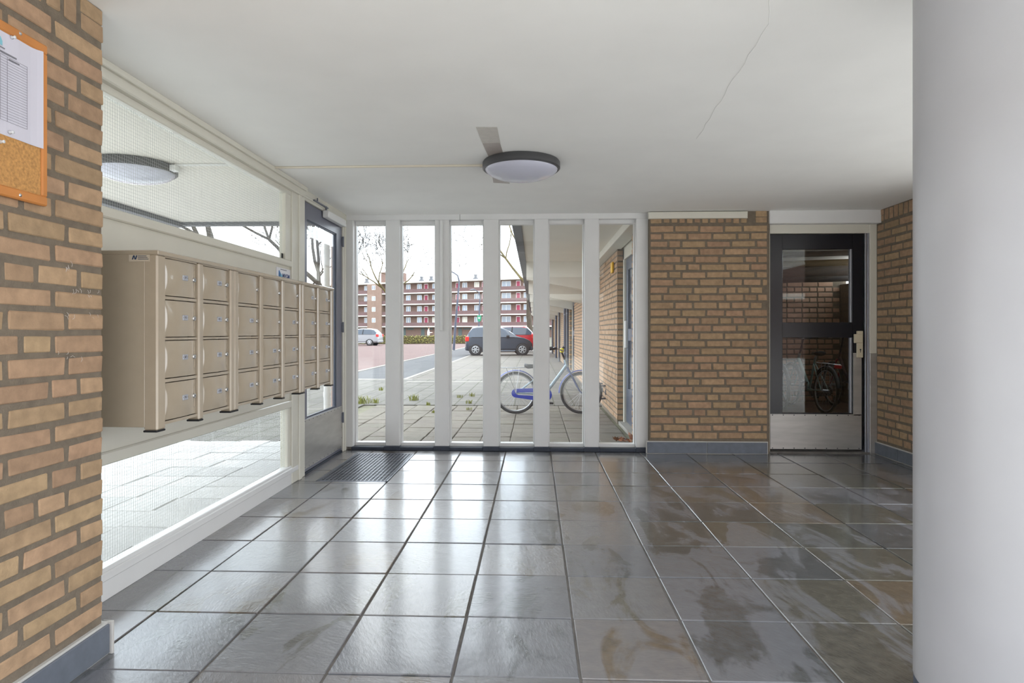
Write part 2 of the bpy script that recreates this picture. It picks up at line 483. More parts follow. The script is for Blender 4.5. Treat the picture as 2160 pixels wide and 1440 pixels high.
def brickwork(wall, p0, udir, ndir, length, z0=0.143, courses=28, limit=300, soldier=True, order=None, soldier_z=2.252):
    """bricks laid on a mortar wall: p0 start on the wall face, udir along, ndir outwards"""
    u = Vector(udir); n = Vector(ndir)
    rot = Matrix((( u.x, n.x, 0), (u.y, n.y, 0), (0, 0, 1))).to_4x4()
    flip = rot.determinant() < 0
    if flip:
        rot = Matrix(((-u.x, n.x, 0), (-u.y, n.y, 0), (0, 0, 1))).to_4x4()
    lst = []; prev = []
    for c in range(courses):
        row, prev = bond_row(length, prev)
        z = z0 + 0.027 + c * PITCH
        for k, x, w in row:
            lst.append((k, x + w / 2, z, w))
    if soldier:
        x = 0.0
        lst.append(('H', 0.052, soldier_z - 0.026, 0.104)); lst.append(('H', 0.052, soldier_z + 0.03, 0.104)); x = 0.125
        while x + 0.054 <= length - 0.115:
            lst.append(('V', x + 0.027, soldier_z, 0.054)); x += 0.0731
        lst.append(('H', length - 0.052, soldier_z - 0.026, 0.104)); lst.append(('H', length - 0.052, soldier_z + 0.03, 0.104))
    if order: lst.sort(key=lambda b: order(Vector(p0) + u * b[1] + Vector((0, 0, b[2]))))
    rest = MB()
    for i, (k, x, z, w) in enumerate(lst):
        me = R.choice({'S': BS, 'H': BH, 'Q': BQ, 'V': BV}[k])
        base = {'S': 0.215, 'H': 0.104, 'Q': 0.158, 'V': 0.054}[k]
        pos = Vector(p0) + u * x + n * (0.0035 + R.uniform(-0.002, 0.002)) + Vector((0, 0, z + R.uniform(-0.002, 0.002)))
        T = Matrix.Translation(pos) @ rot @ Matrix.Rotation(R.uniform(-0.008, 0.008), 4, 'Y')
        S = Matrix.Diagonal((w / base, 1, R.uniform(0.93, 1.06), 1))
        if i < limit:
            o = bpy.data.objects.new('brick', me); COL.objects.link(o)
            o.parent = wall; o.matrix_local = T @ S
        else:
            rest.add([v.co for v in me.vertices], [tuple(p.vertices) for p in me.polygons], 0, T @ S)
    if rest.v:
        o = rest.obj('brick_field', MAT['brick'], wall); o['kind'] = 'stuff'

def skirting(name, label, p0, udir, ndir, length, tile=0.58, end=False):
    """row of grey tiles standing along a wall foot, pale grout bed behind"""
    u = Vector(udir); n = Vector(ndir)
    def pt(a, d, z): return tuple(Vector(p0) + u * a + n * d + Vector((0, 0, z)))
    w = MB().box(pt(0, -0.03, 0.0), pt(length, 0.012, 0.118)).obj(name, MAT['grout'])
    tag(w, label, None, kind='structure')
    x = 0.006
    while x < length - 0.02:
        l = min(tile, length - x - 0.006)
        MB().cbox(pt(x, 0.002, 0.006), pt(x + l, 0.020, 0.110), 0.002).obj('tile', MAT['skirt'], w)
        x += l + 0.006
    return w

HC = 2.31        # ceiling height
YB = 5.90        # face of the brick wall at the back
XL = -1.86       # inner face of the glazed wall on the left
XR = 3.26        # brick wall on the right

# ---------------------------------------------------------------- floor
floor = MB().box((-1.86, 0.76, -0.12), (3.3, 6.02, -0.006)).obj('floor', MAT['joint'])
tag(floor, 'wet dark slate tile floor of the entrance hall', None, kind='structure')
TS = 0.4311
tile_me = []
for i in range(8):
    tile_me.append(MB().cbox((-TS/2 + 0.0045, -TS/2 + 0.0035, -0.02), (TS/2 - 0.0045, TS/2 - 0.0035, 0.0), 0.003, jit=0.0014).mesh('slate_tile', MAT['slate']))
for r in range(-2, 10):
    for c in range(-4, 9):
        x0 = -0.2763 + TS * c; y0 = 1.622 + TS * r
        x1, y1 = x0 + TS, y0 + TS
        cx0, cx1, cy0, cy1 = max(x0, -1.86), min(x1, 3.25), y0, min(y1, 5.95)
        if -1.70 < (x0 + x1) / 2 < -1.15 and y0 > 4.6 and r >= 7: cx0, cx1 = x0, x1
        if cx1 - cx0 < 0.04 or y0 < -2.0: continue
        segs = [(cx0, cx1, cy0, cy1)]
        # the grating takes the place of some tiles
        gx0, gx1, gy0, gy1 = -1.70, -1.14, 4.70, 5.80
        new = []
        for (a, b, c_, d) in segs:
            if a < gx1 and b > gx0 and c_ < gy1 and d > gy0:
                if c_ < gy0 - 0.04: new.append((a, b, c_, gy0))
                if d > gy1 + 0.04: new.append((a, b, gy1, d))
                lo, hi = max(c_, gy0), min(d, gy1)
                if a < gx0 - 0.04: new.append((a, gx0, lo, hi))
                if b > gx1 + 0.04: new.append((gx1, b, lo, hi))
            else: new.append((a, b, c_, d))
        for a, b, c_, d in new:
            o = bpy.data.objects.new('tile', R.choice(tile_me)); COL.objects.link(o); o.parent = floor
            o.location = ((a + b) / 2, (c_ + d) / 2, R.uniform(-0.0012, 0.0012))
            o.scale = ((b - a) / TS, (d - c_) / TS, 1)
            o.rotation_euler = (R.uniform(-0.0018, 0.0018), R.uniform(-0.0018, 0.0018), R.choice([0, 0, 0, 0]))

# ---------------------------------------------------------------- ceiling and the floor slab above it
cl = MB().box((-1.93, -0.7, HC), (4.6, 6.08, HC + 0.30)).obj('ceiling', MAT['ceiling'])
tag(cl, 'smooth white painted ceiling of the hall', None, kind='structure')
# hairline plaster crack running across the ceiling
pts = []
x, y = 0.62, 1.55
for i in range(26):
    pts.append((x + R.uniform(-0.006, 0.006), y, HC - 0.0002)); x += 0.028 if i < 9 else 0.006; y += 0.085
MB().tube(pts, 0.0012, 4).obj('crack', pbr('plaster_crack', (228, 228, 224), 0.8), cl)

# ---------------------------------------------------------------- left brick pier
wp = MB().box((-1.93, 0.92, 0), (-1.55, 2.135, HC)).obj('wall_left', MAT['mortar'])
tag(wp, 'brick pier at the left with a cork board hung on it', None, kind='structure')
brickwork(wp, (-1.55, 2.139, 0), (0, -1, 0), (1, 0, 0), 1.21, limit=300)
skirting('baseboard_left', 'grey skirting tiles along the left brick pier', (-1.548, 2.155, 0), (0, -1, 0), (1, 0, 0), 1.23, tile=0.42)
MB().cbox((-1.56, 2.15, 0.0), (-1.520, 2.162, 0.118), 0.002).obj('tile_edge', MAT['grout'], bpy.data.objects['baseboard_left'])

# faint chalk scribbles on the pier bricks
ch = MB(); rc = random.Random(12)
for (y, z, n_) in ((2.02, 1.290, 4), (2.09, 1.285, 5), (1.98, 1.215, 3), (2.10, 1.205, 4), (1.99, 1.365, 5), (1.95, 1.075, 3), (2.03, 1.072, 2)):
    for k in range(n_):
        a, b = min(2.108, y + rc.uniform(-0.03, 0.03)), z + rc.uniform(-0.014, 0.014); t = rc.uniform(0.2, 2.6); l = rc.uniform(0.008, 0.02)
        ch.tube([(-1.5445, a, b), (-1.5442, a + l * math.cos(t) * 0.6, b + l * math.sin(t) * 0.5), (-1.5445, a + l * math.cos(t + 0.5), b + l * math.sin(t + 0.5))], 0.0006, 4)
ch.obj('chalk_marks', pbr('chalk', (206, 200, 194), 0.9), wp)

# ---------------------------------------------------------------- back brick wall and lintel
wb = MB().box((1.10, YB, 0), (2.235, YB + 0.17, HC)).obj('wall_back', MAT['mortar'])
tag(wb, 'brick wall between the strip windows and the black door', None, kind='structure')
brickwork(wb, (1.112, YB, 0), (1, 0, 0), (0, -1, 0), 1.098)
skirting('baseboard_back', 'grey skirting tiles below the back brick wall', (1.072, YB, 0), (1, 0, 0), (0, -1, 0), 1.145, tile=0.562)
wr = MB().box((XR, 4.5, 0), (XR + 0.17, 6.08, HC)).obj('wall_right', MAT['mortar'])
tag(wr, 'brick wall running forward at the right of the black door', None, kind='structure')
brickwork(wr, (XR, 5.935, 0), (0, -1, 0), (-1, 0, 0), 1.43, order=lambda p: -p.y)
skirting('baseboard_right', 'grey skirting tiles below the right brick wall', (XR, 5.99, 0), (0, -1, 0), (-1, 0, 0), 1.48, tile=0.40)
lt = MB().cbox((2.226, 5.87, 2.186), (3.262, 6.10, HC), 0.004).obj('trim_1', MAT['white'])
tag(lt, 'white lintel beam above the black door', None, kind='structure')

# ---------------------------------------------------------------- round column at the right
col = structure('column', 'round white painted column with blue-grey foot at the far right', None, (1.378, 1.856, 0))
N = 64
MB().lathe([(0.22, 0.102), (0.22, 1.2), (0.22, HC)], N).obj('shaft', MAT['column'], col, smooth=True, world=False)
MB().lathe([(0.2185, 0.0), (0.2185, 0.104)], N).obj('foot_band', MAT['blue_grey'], col, smooth=True, world=False)

# ---------------------------------------------------------------- back strip windows
w2 = structure('window_2', 'row of six tall narrow windows with white concrete mullions')
mull = [(-1.90, -1.785), (-1.465, -1.324), (-0.977, -0.837), (-0.497, -0.348), (0.0, 0.138), (0.488, 0.626), (0.987, 1.108)]
def mullion_mesh(x0, x1, z0, z1):
    # five-sided post: flat front, splayed rebates back to the glass
    poly = [(x0, 5.965), (x1, 5.965), (x1, 6.02), (x1 - 0.012, 6.06), (x1 - 0.012, 6.14), (x0 + 0.012, 6.14), (x0 + 0.012, 6.06), (x0, 6.02)]
    m = MB()
    c = 0.006
    poly = [(x0 + c, 5.965), (x1 - c, 5.965), (x1, 5.965 + c)] + poly[2:] + [(x0, 5.965 + c)]
    m.prism(poly, z1 - z0, T=Matrix.Translation((0, 0, z0)))
    return m
for (x0, x1) in mull:
    mullion_mesh(x0, x1, 0.03, 2.262).obj('mullion', MAT['white'], w2)
MB().cbox((-1.87, 5.955, 2.258), (-0.73, 6.14, HC + 0.01), 0.003).obj('top_rail', MAT['white'], w2)
MB().cbox((-0.727, 5.955, 2.258), (1.108, 6.14, HC + 0.01), 0.003).obj('top_rail', MAT['white'], w2)
for i in range(6):
    a = mull[i][1]; b = mull[i + 1][0]
    fr = MB()
    fr.cbox((a - 0.012, 6.035, 0.035), (a + 0.012, 6.10, 2.26), 0.003)
    fr.cbox((b - 0.012, 6.035, 0.035), (b + 0.012, 6.10, 2.26), 0.003)
    fr.cbox((a, 6.03, 2.222), (b, 6.10, 2.262), 0.004)
    fr.cbox((a, 6.02, 0.030), (b, 6.10, 0.066), 0.005)
    fo = fr.obj('window_frame', MAT['white'], w2)
    MB().box((a, 6.066, 0.06), (b, 6.070, 2.23)).obj('pane', MAT['glass'], w2)
cu = MB()
cu.cbox((-1.80, 5.945, -0.005), (1.075, 6.02, 0.034), 0.008)
for (x0, x1) in mull[1:]:
    cu.cbox((x0 - 0.012, 5.938, -0.005), (min(x1 + 0.012, 1.085), 6.0, 0.044), 0.008)
cu.obj('curb', MAT['curb'], w2)
MB().box((-1.93, 6.02, -0.3), (1.108, 6.16, 0.031)).obj('sill_wall', MAT['grout'], w2)

# cream trunking that runs on over the brickwork, and a conduit down one mullion
cd = thing('cable_trunking', 'cream plastic cable trunking along the top of the back brick wall', 'trunking', (1.5, 5.87, 2.24))
MB().cbox((1.085, 5.862, 2.238), (2.013, 5.90, 2.302), 0.003).obj('cover', MAT['cream'], cd)
MB().cbox((2.009, 5.860, 2.236), (2.017, 5.90, 2.304), 0.002).obj('end_cap', MAT['cream'], cd)
cn = thing('wall_conduit', 'thin grey-white conduit running down the second window mullion', 'conduit', (-0.91, 5.95, 1.18))
MB().cbox((-0.925, 5.945, 1.185), (-0.895, 5.966, 2.255), 0.004).obj('channel', MAT['white'], cn)
MB().cbox((-0.928, 5.943, 1.172), (-0.892, 5.966, 1.188), 0.003).obj('end_cap', MAT['white'], cn)

# ---------------------------------------------------------------- glazed wall at the left
def wires(m, y0, y1, z0, z1, x, p=0.0158, r=0.00032):
    y = y0 + p
    while y < y1:
        m.box((x - r, y - r, z0), (x + r, y + r, z1)); y += p
    z = z0 + p
    while z < z1:
        m.box((x - r, y0, z - r), (x + r, y1, z + r)); z += p
w1 = structure('window_1', 'glazed wall at the left with wired glass above and below a cream panel')
f = MB()
f.cbox((-1.94, 1.9, 2.232), (-1.82, 4.80, HC + 0.01), 0.006)              # beam under the ceiling
f.obj('head_beam', MAT['cream'], w1)
MB().cbox((-1.835, 1.9, 2.278), (-1.80, 4.80, HC), 0.004).obj('cornice', MAT['cream'], w1)
def frame_piece(name, a, b, c=0.004, mat='cream'):
    return MB().cbox(a, b, c).obj(name, MAT[mat], w1)
frame_piece('glazing_bead', (-1.905, 1.9, 2.197), (-1.852, 4.60, 2.235))
frame_piece('glazing_bead', (-1.905, 4.50, 1.70), (-1.855, 4.60, 2.20))
frame_piece('transom', (-1.93, 1.9, 1.655), (-1.847, 4.605, 1.703), 0.006)
frame_piece('panel', (-1.905, 1.9, 0.635), (-1.865, 4.62, 1.66), 0.003)
frame_piece('transom', (-1.93, 1.9, 0.584), (-1.847, 4.605, 0.640), 0.006)
frame_piece('glazing_bead', (-1.905, 4.55, 0.14), (-1.86, 4.61, 0.588))
frame_piece('glazing_bead', (-1.905, 1.9, 0.120), (-1.85, 4.62, 0.142), 0.004, 'white')
frame_piece('bottom_rail', (-1.94, 1.9, 0.085), (-1.842, 4.775, 0.125), 0.005, 'white')
frame_piece('bottom_rail', (-1.94, 1.9, -0.004), (-1.852, 4.775, 0.088), 0.005, 'white')
frame_piece('post', (-1.94, 4.60, 0.0), (-1.845, 4.72, 2.29), 0.005)
frame_piece('post', (-1.93, 4.715, 0.0), (-1.832, 4.775, 2.30), 0.006)
frame_piece('post', (-1.94, 4.77, 0.0), (-1.848, 4.868, 2.30), 0.005)
pu = MB().box((-1.884, 1.9, 1.70), (-1.879, 4.52, 2.20)).obj('pane', MAT['wired'], w1)
ws = MB(); wires(ws, 1.9, 4.51, 1.70, 2.20, -1.8785); tag(ws.obj('wire_mesh', MAT['wire'], pu), kind='stuff')
pl = MB().box((-1.884, 1.9, 0.135), (-1.879, 4.58, 0.59)).obj('pane', MAT['wired'], w1)
ws = MB(); wires(ws, 1.9, 4.56, 0.14, 0.59, -1.8785); tag(ws.obj('wire_mesh', MAT['wire'], pl), kind='stuff')
MB().box((-1.8775, 4.475, 1.705), (-1.874, 4.515, 1.745)).obj('glass_maker_sticker', MAT['dark'], pu)

# ---------------------------------------------------------------- entrance door at the left
d1 = structure('door_1', 'grey glazed entrance door with a steel kick plate at the left', None, (-1.86, 5.35, 0))
MB().cbox((-1.94, 4.85, 2.225), (-1.848, 6.0, HC + 0.01), 0.005).obj('door_frame', MAT['cream'], d1)
MB().cbox((-1.90, 4.85, 2.243), (-1.838, 5.94, 2.262), 0.004).obj('door_frame', MAT['cream'], d1)
for (a, b, x) in ((5.862, 5.90, -1.850), (5.90, 5.935, -1.842), (5.93, 6.10, -1.854)):
    MB().cbox((-1.94, a, 0.0), (x, b, 2.30), 0.005).obj('door_frame', MAT['cream'], d1)
lf = MB()
lf.cbox((-1.905, 4.872, 0.02), (-1.863, 4.952, 2.222), 0.003)
lf.cbox((-1.905, 5.700, 0.02), (-1.863, 5.858, 2.222), 0.003)
lf.cbox((-1.905, 4.945, 2.085), (-1.863, 5.71, 2.222), 0.003)
lf.cbox((-1.905, 4.945, 0.02), (-1.863, 5.71, 0.452), 0.003)
lf.obj('door_leaf', MAT['door_grey'], d1)
bead = MB()
bead.cbox((-1.885, 4.950, 0.452), (-1.870, 4.962, 2.085), 0.002); bead.cbox((-1.885, 5.688, 0.452), (-1.870, 5.702, 2.085), 0.002)
bead.cbox((-1.885, 4.950, 2.073), (-1.870, 5.702, 2.087), 0.002); bead.cbox((-1.885, 4.950, 0.450), (-1.866, 5.702, 0.466), 0.002)
bead.obj('glazing_bead', MAT['blue_grey'], d1)
MB().box((-1.884, 4.95, 0.45), (-1.879, 5.70, 2.086)).obj('pane', MAT['glass'], d1)
kp = MB().cbox((-1.864, 4.874, 0.045), (-1.8605, 5.856, 0.446), 0.001).obj('kick_plate', MAT['steel'], d1)
rv = MB()
for i in range(11):
    y = 4.90 + i * 0.092
    for z in (0.434, 0.058):
        rv.lathe([(0.0, 0.003), (0.004, 0.002), (0.0055, 0)], 8, T=at((-1.8605, y, z), ON_X_PLUS))
for z in (0.14, 0.24, 0.34):
    for y in (4.884, 5.846): rv.lathe([(0.0, 0.003), (0.004, 0.002), (0.0055, 0)], 8, T=at((-1.8605, y, z), ON_X_PLUS))
rv.obj('rivets', MAT['ink_grey'], kp)
for z in (2.033, 1.206, 0.333):
    h = MB(); h.tube([(-1.852, 5.862, z - 0.05), (-1.852, 5.862, z + 0.05)], 0.009, 10)
    h.cbox((-1.862, 5.845, z - 0.045), (-1.856, 5.88, z + 0.045), 0.002)
    h.obj('hinge', MAT['iron'], d1)
MB().cbox((-1.80, 5.30, 2.165), (-1.858, 5.80, 2.228), 0.006).obj('closer_body', MAT['white'], d1)
ar = MB(); ar.cbox((-1.845, 5.02, 2.250), (-1.822, 5.36, 2.262), 0.002); ar.tube([(-1.83, 5.10, 2.255), (-1.83, 5.10, 2.29)], 0.006, 8); ar.tube([(-1.83, 5.32, 2.225), (-1.83, 5.32, 2.265)], 0.008, 8)
ar.obj('closer_arm', MAT['iron'], d1)
MB().box((-1.93, 4.86, -0.01), (-1.862, 5.90, 0.016)).obj('threshold', MAT['curb'], d1)

# ---------------------------------------------------------------- black door at the right
d2 = structure('door_2', 'black glazed door to the bicycle store with steel kick plate', None, (2.71, 6.0, 0))
MB().cbox((2.205, 5.955, 0.0), (2.262, 6.08, 2.19), 0.004).obj('door_frame', MAT['cream'], d2)
MB().cbox((2.205, 5.955, 2.104), (3.262, 6.08, 2.19), 0.004).obj('door_frame', MAT['cream'], d2)
MB().cbox((3.196, 5.950, 0.955), (3.268, 6.08, 2.19), 0.004).obj('door_frame', MAT['cream'], d2)
MB().cbox((3.196, 5.946, 0.0), (3.268, 6.08, 0.957), 0.003).obj('jamb_plate', MAT['steel'], d2)
st = MB(); st.cbox((3.158, 5.962, 0.0), (3.176, 6.05, 2.104), 0.002); st.cbox((3.180, 5.958, 0.0), (3.196, 6.05, 2.104), 0.002)
st.obj('jamb_strip', MAT['alu'], d2)
lf = MB()
lf.cbox((2.266, 5.975, 0.03), (2.388, 6.02, 2.100), 0.003); lf.cbox((3.042, 5.975, 0.03), (3.152, 6.02, 2.100), 0.003)
lf.cbox((2.38, 5.975, 1.955), (3.05, 6.02, 2.100), 0.003); lf.cbox((2.38, 5.975, 1.105), (3.05, 6.02, 1.252), 0.003); lf.cbox((2.38, 5.975, 0.03), (3.05, 6.02, 0.382), 0.003)
lf.obj('door_leaf', MAT['black'], d2)
bd = MB()
for z0, z1 in ((1.252, 1.957), (0.382, 1.107)):
    bd.cbox((3.028, 5.982, z0), (3.044, 6.015, z1), 0.002)
bd.obj('glazing_bead', MAT['alu'], d2)
for z0, z1 in ((1.25, 1.957), (0.38, 1.107)):
    MB().box((2.385, 5.998, z0), (3.045, 6.003, z1)).obj('pane', MAT['glass'], d2)
kp = MB()
kp.cbox((2.268, 5.970, 0.035), (3.130, 5.976, 0.372), 0.001); kp.cbox((3.052, 5.970, 0.36), (3.130, 5.976, 0.96), 0.001)
kp = kp.obj('kick_plate', MAT['steel'], d2)
rv = MB()
for i in range(9): 
    for z in (0.362, 0.045): rv.lathe([(0, 0.003), (0.004, 0.002), (0.0055, 0)], 8, T=at((2.29 + i * 0.102, 5.970, z), ON_Y_MINUS))
rv.obj('rivets', MAT['ink'], kp)
lk = MB(); lk.cbox((3.078, 5.950, 0.915), (3.134, 5.972, 1.170), 0.004); lk.cbox((3.050, 5.944, 1.055), (3.128, 5.966, 1.140), 0.004)
lk = lk.obj('lock_plate', pbr('beige_lock_cover', (206, 196, 172), 0.35), d2)
kh = MB(); kh.tube([(3.108, 5.9495, 0.992), (3.108, 5.9485, 0.992)], 0.008, 12); kh.box((3.105, 5.9485, 0.965), (3.111, 5.9495, 0.99)); kh.obj('keyhole', MAT['ink'], lk)
MB().box((2.20, 5.95, -0.01), (3.26, 6.10, 0.012)).obj('threshold', MAT['joint'], d2)

# ---------------------------------------------------------------- floor grating
gr = thing('floor_grating', 'dark metal floor grating set in the tiles before the entrance door', 'grating', (-1.42, 5.25, 0))
MB().box((-1.70, 4.70, -0.03), (-1.14, 5.80, -0.016)).obj('pit', MAT['pit'], gr)
fr = MB()
for a, b in (((-1.70, 4.70, -0.02), (-1.14, 4.715, 0.001)), ((-1.70, 5.785, -0.02), (-1.14, 5.80, 0.001)), ((-1.70, 4.70, -0.02), (-1.685, 5.80, 0.001)), ((-1.155, 4.70, -0.02), (-1.14, 5.80, 0.001))): fr.box(a, b)
fr.obj('rim', MAT['iron'], gr)
for i in range(17):
    x = -1.676 + i * 0.0318
    MB().box((x - 0.0035, 4.712, -0.018), (x + 0.0035, 5.788, 0.0005)).obj('bar', MAT['iron'], gr)
cb = MB()
for i in range(27):
    y = 4.735 + i * 0.0397
    cb.box((-1.688, y - 0.0045, -0.017), (-1.152, y + 0.0045, -0.0005))
cb.obj('cross_bars', MAT['iron'], gr)
# ---------------------------------------------------------------- mailboxes
XF = -1.46
ZR = [(1.307, 1.453), (1.141, 1.287), (0.976, 1.124), (0.808, 0.955)]    # door rows, top first
def door_panel(y0, y1, z0, z1, T=None):
    """pressed sheet door: flat rim above and below, sides bent round a shallow bow"""
    ny, nz = 26, 12
    vs = []; fs = []
    for i in range(ny + 1):
        for j in range(nz + 1):
            a = i / ny * 2 - 1; b = j / nz * 2 - 1
            bow = 0.016 * (1 - abs(a) ** 2.0) * (0.55 + 0.45 * (1 - b * b))
            lens = max(0.0, abs(a) - (1 - 0.16 * (1 - b * b))) / 0.16          # almond-shaped bends at both sides
            vs.append((XF - 0.016 + bow - 0.010 * min(1.0, lens), y0 + (y1 - y0) * i / ny, z0 + (z1 - z0) * j / nz))
    for i in range(ny):
        for j in range(nz):
            k = i * (nz + 1) + j
            fs.append((k, k + nz + 1, k + nz + 2, k + 1))
    m = MB().add(vs, fs)
    m.box((XF - 0.03, y0, z0), (XF - 0.0155, y1, z1))
    return m
numbers = [['71', '93', '87', '95'], ['69', '81', '85', '105'], ['', '79', '83', '107'], ['', '', '101', '109'], ['', '77', '99', '111'], ['67', '75', '97', '113'], ['65', '73', '91', '115']]
posts = {0: [(2.318, 2.374, 'end'), (2.614, 2.652, 'mid'), (2.893, 2.930, 'end')], 1: [(2.933, 2.973, 'end'), (3.215, 3.250, 'mid'), (3.498, 3.536, 'mid'), (3.765, 3.806, 'end')], 2: [(3.810, 3.850, 'end'), (4.082, 4.124, 'mid'), (4.352, 4.402, 'end')]}
mlabels = ['beige two-column mailbox cabinet nearest the brick pier, with a maker sticker', 'beige three-column mailbox cabinet in the middle of the row', 'beige two-column mailbox cabinet at the far end beside the entrance door']
ci = 0
for k in range(3):
    P = posts[k]; a, b = P[0][0], P[-1][1]
    cab = thing('mailbox_cabinet', mlabels[k], 'mailbox', (-1.65, (a + b) / 2, 0.787), 'mailbox cabinets on the glazed wall')
    bo = MB(); bo.box((-1.862, a + 0.012, 0.795), (XF - 0.075, b - 0.012, 1.462)); bo.obj('body', MAT['beige'], cab)
    MB().cbox((-1.862, a - 0.0005, 1.460), (XF + 0.004, b + 0.0005, 1.478), 0.003).obj('lid', MAT['beige'], cab)
    if k in (0, 2):
        yy = a if k == 0 else b - 0.006
        MB().cbox((-1.862, yy, 0.790), (XF - 0.05, yy + 0.012, 1.462), 0.002).obj('side_panel', MAT['beige'], cab)
    MB().box((-1.862, a + 0.013, 0.792), (XF - 0.03, b - 0.013, 0.797)).obj('base_plate', MAT['beige'], cab)
    for (p0, p1, kind) in P:
        MB().cbox((XF - 0.055, p0, 0.777), (XF, p1, 1.462), 0.006).obj('post', MAT['beige'], cab)
        MB().cbox((XF - 0.057, p0, 0.770), (XF - 0.001, p1, 0.778), 0.002).obj('post_cap', MAT['dark'], cab)
    for j in range(len(P) - 1):
        y0, y1 = P[j][1], P[j + 1][0]
        for z0, z1 in ((0.792, 0.804), (0.959, 0.972), (1.128, 1.137), (1.291, 1.303), (1.4555, 1.462)):
            MB().box((XF - 0.03, y0, z0), (XF - 0.010, y1, z1)).obj('rail', MAT['beige'], cab)
        for r, (z0, z1) in enumerate(ZR):
            dr = door_panel(y0 + 0.002, y1 - 0.002, z0, z1).obj('door', MAT['beige'], cab, auto=35)
            zc = (z0 + z1) / 2 + 0.004
            yl = y1 - 0.026
            lo = MB()
            lo.lathe([(0.0105, 0.0), (0.0105, 0.009), (0.009, 0.011), (0.0, 0.011)], 16, T=at((XF - 0.014, yl, zc), ON_X_PLUS))
            lo.box((XF - 0.0035, yl - 0.0012, zc - 0.004), (XF - 0.0026, yl + 0.0012, zc + 0.004), 1)
            lo.obj('lock', [MAT['chrome'], MAT['ink']], dr, auto=40)
            t = numbers[ci][r]
            if t:
                yp = y0 + (y1 - y0) * 0.55
                pm = MB()
                pm.cbox((XF - 0.004, yp - 0.0185, zc - 0.0095), (XF + 0.0035, yp + 0.0185, zc + 0.0125), 0.0015)
                for dy in (-0.0155, 0.0155): pm.box((XF + 0.0032, yp + dy - 0.0014, zc), (XF + 0.0039, yp + dy + 0.0014, zc + 0.003), 1)
                tm = text_mesh(t, 0.013, MAT['ink'])
                T = at((XF + 0.0036, yp, zc + 0.0015), ON_X_PLUS)
                pm.add([v.co for v in tm.vertices], [tuple(p.vertices) for p in tm.polygons], 1, T)
                pm.obj('number_plate', [MAT['plate'], MAT['ink']], dr)
        ci += 1
    if k == 0:
        # maker sticker: slanted emblem and three lines of small print
        s = MB()
        s.box((-1.572, 2.3170, 1.434), (-1.490, 2.3178, 1.460))
        for q in range(3): s.box((-1.536, 2.3164, 1.4535 - q * 0.006), (-1.502 + q * 0.004, 2.3172, 1.4555 - q * 0.006), 1)
        for dx in (-1.560, -1.548): s.add([(dx, 2.3163, 1.441), (dx + 0.005, 2.3163, 1.441), (dx + 0.010, 2.3163, 1.457), (dx + 0.005, 2.3163, 1.457)], [(0, 1, 2, 3)], 1)
        s.add([(-1.553, 2.3162, 1.457), (-1.549, 2.3162, 1.457), (-1.545, 2.3162, 1.441), (-1.549, 2.3162, 1.441)], [(0, 1, 2, 3)], 1)
        s.obj('maker_sticker', [pbr('sticker_film', (186, 174, 156), 0.3), pbr('sticker_blue', (24, 52, 82), 0.5)], cab)

# small white name plate behind the mailboxes
sg = thing('sign_plate', 'small white sign plate with blue emblem and MVGM lettering above the mailboxes', 'sign', (-1.86, 4.51, 1.50))
MB().cbox((-1.866, 4.352, 1.475), (-1.860, 4.60, 1.632), 0.002).obj('plate', pbr('white_sign', (226, 226, 232), 0.3), sg)
lg = MB()
for i, (w, h, c) in enumerate(((0.030, 0.062, 0), (0.026, 0.044, 1), (0.028, 0.030, 2))):
    y = 4.385 + i * 0.020; z = 1.552 + i * 0.004
    lg.add([(-1.8595, y, z), (-1.8595, y + w, z - 0.008), (-1.8595, y + w, z + h - 0.018), (-1.8595, y + w * 0.4, z + h), (-1.8595, y, z + h - 0.01)], [(0, 1, 2, 3, 4)], c)
lg.obj('emblem', [pbr('emblem_blue', (58, 128, 196), 0.4), pbr('emblem_light_blue', (96, 168, 220), 0.4), pbr('emblem_cyan', (130, 200, 230), 0.4)], sg)
tm = text_mesh('MVGM', 0.046, pbr('sign_navy', (40, 70, 130), 0.4), bold=0.0012)
tm.transform(at((-1.8597, 4.518, 1.574), ON_X_PLUS)); put('lettering', tm, sg)
MB().box((-1.8600, 4.42, 1.617), (-1.8594, 4.53, 1.622)).obj('small_print', MAT['ink_grey'], sg)

# ---------------------------------------------------------------- lamps
def ceiling_lamp(label, x, y):
    l = thing('ceiling_lamp', label, 'lamp', (x, y, HC - 0.13), 'round ceiling lamps')
    T = Matrix.Translation((x, y, HC))
    MB().lathe([(0.0, -0.002), (0.255, -0.002), (0.262, -0.012), (0.262, -0.048), (0.254, -0.056), (0.246, -0.056), (0.244, -0.046)], 64, T=T).obj('rim', MAT['lamp_rim'], l, auto=40)
    pr = []
    for i in range(15):
        t = i / 14 * PI / 2
        pr.append((0.246 * math.cos(t), -0.050 - 0.076 * math.sin(t) ** 1.15))
    MB().lathe(pr, 64, T=T).obj('dome', MAT['lamp_glass'], l, smooth=True)
    return l
ceiling_lamp('round opal ceiling lamp with dark rim in the hall', -0.088, 4.135)
lo_ = ceiling_lamp('round opal ceiling lamp under the canopy outside the wired glass', -2.74, 4.10)
MB().cbox((-2.52, 4.07, HC - 0.05), (-2.44, 4.13, HC - 0.012), 0.004).obj('cable_gland', MAT['white'], lo_)
cc = thing('ceiling_conduit', 'thin cream conduit leading from the glazed wall to the hall lamp', 'conduit', (-1.1, 4.18, HC - 0.02))
MB().cbox((-1.82, 4.183, HC - 0.014), (-0.36, 4.199, HC - 0.0005), 0.003).obj('channel', MAT['conduit'], cc)
MB().cbox((-0.375, 4.179, HC - 0.018), (-0.345, 4.203, HC - 0.0005), 0.003).obj('connector', MAT['conduit'], cc)
c2 = thing('ceiling_conduit', 'thin white conduit on the canopy soffit beside the outside lamp', 'conduit', (-2.2, 4.1, HC - 0.02))
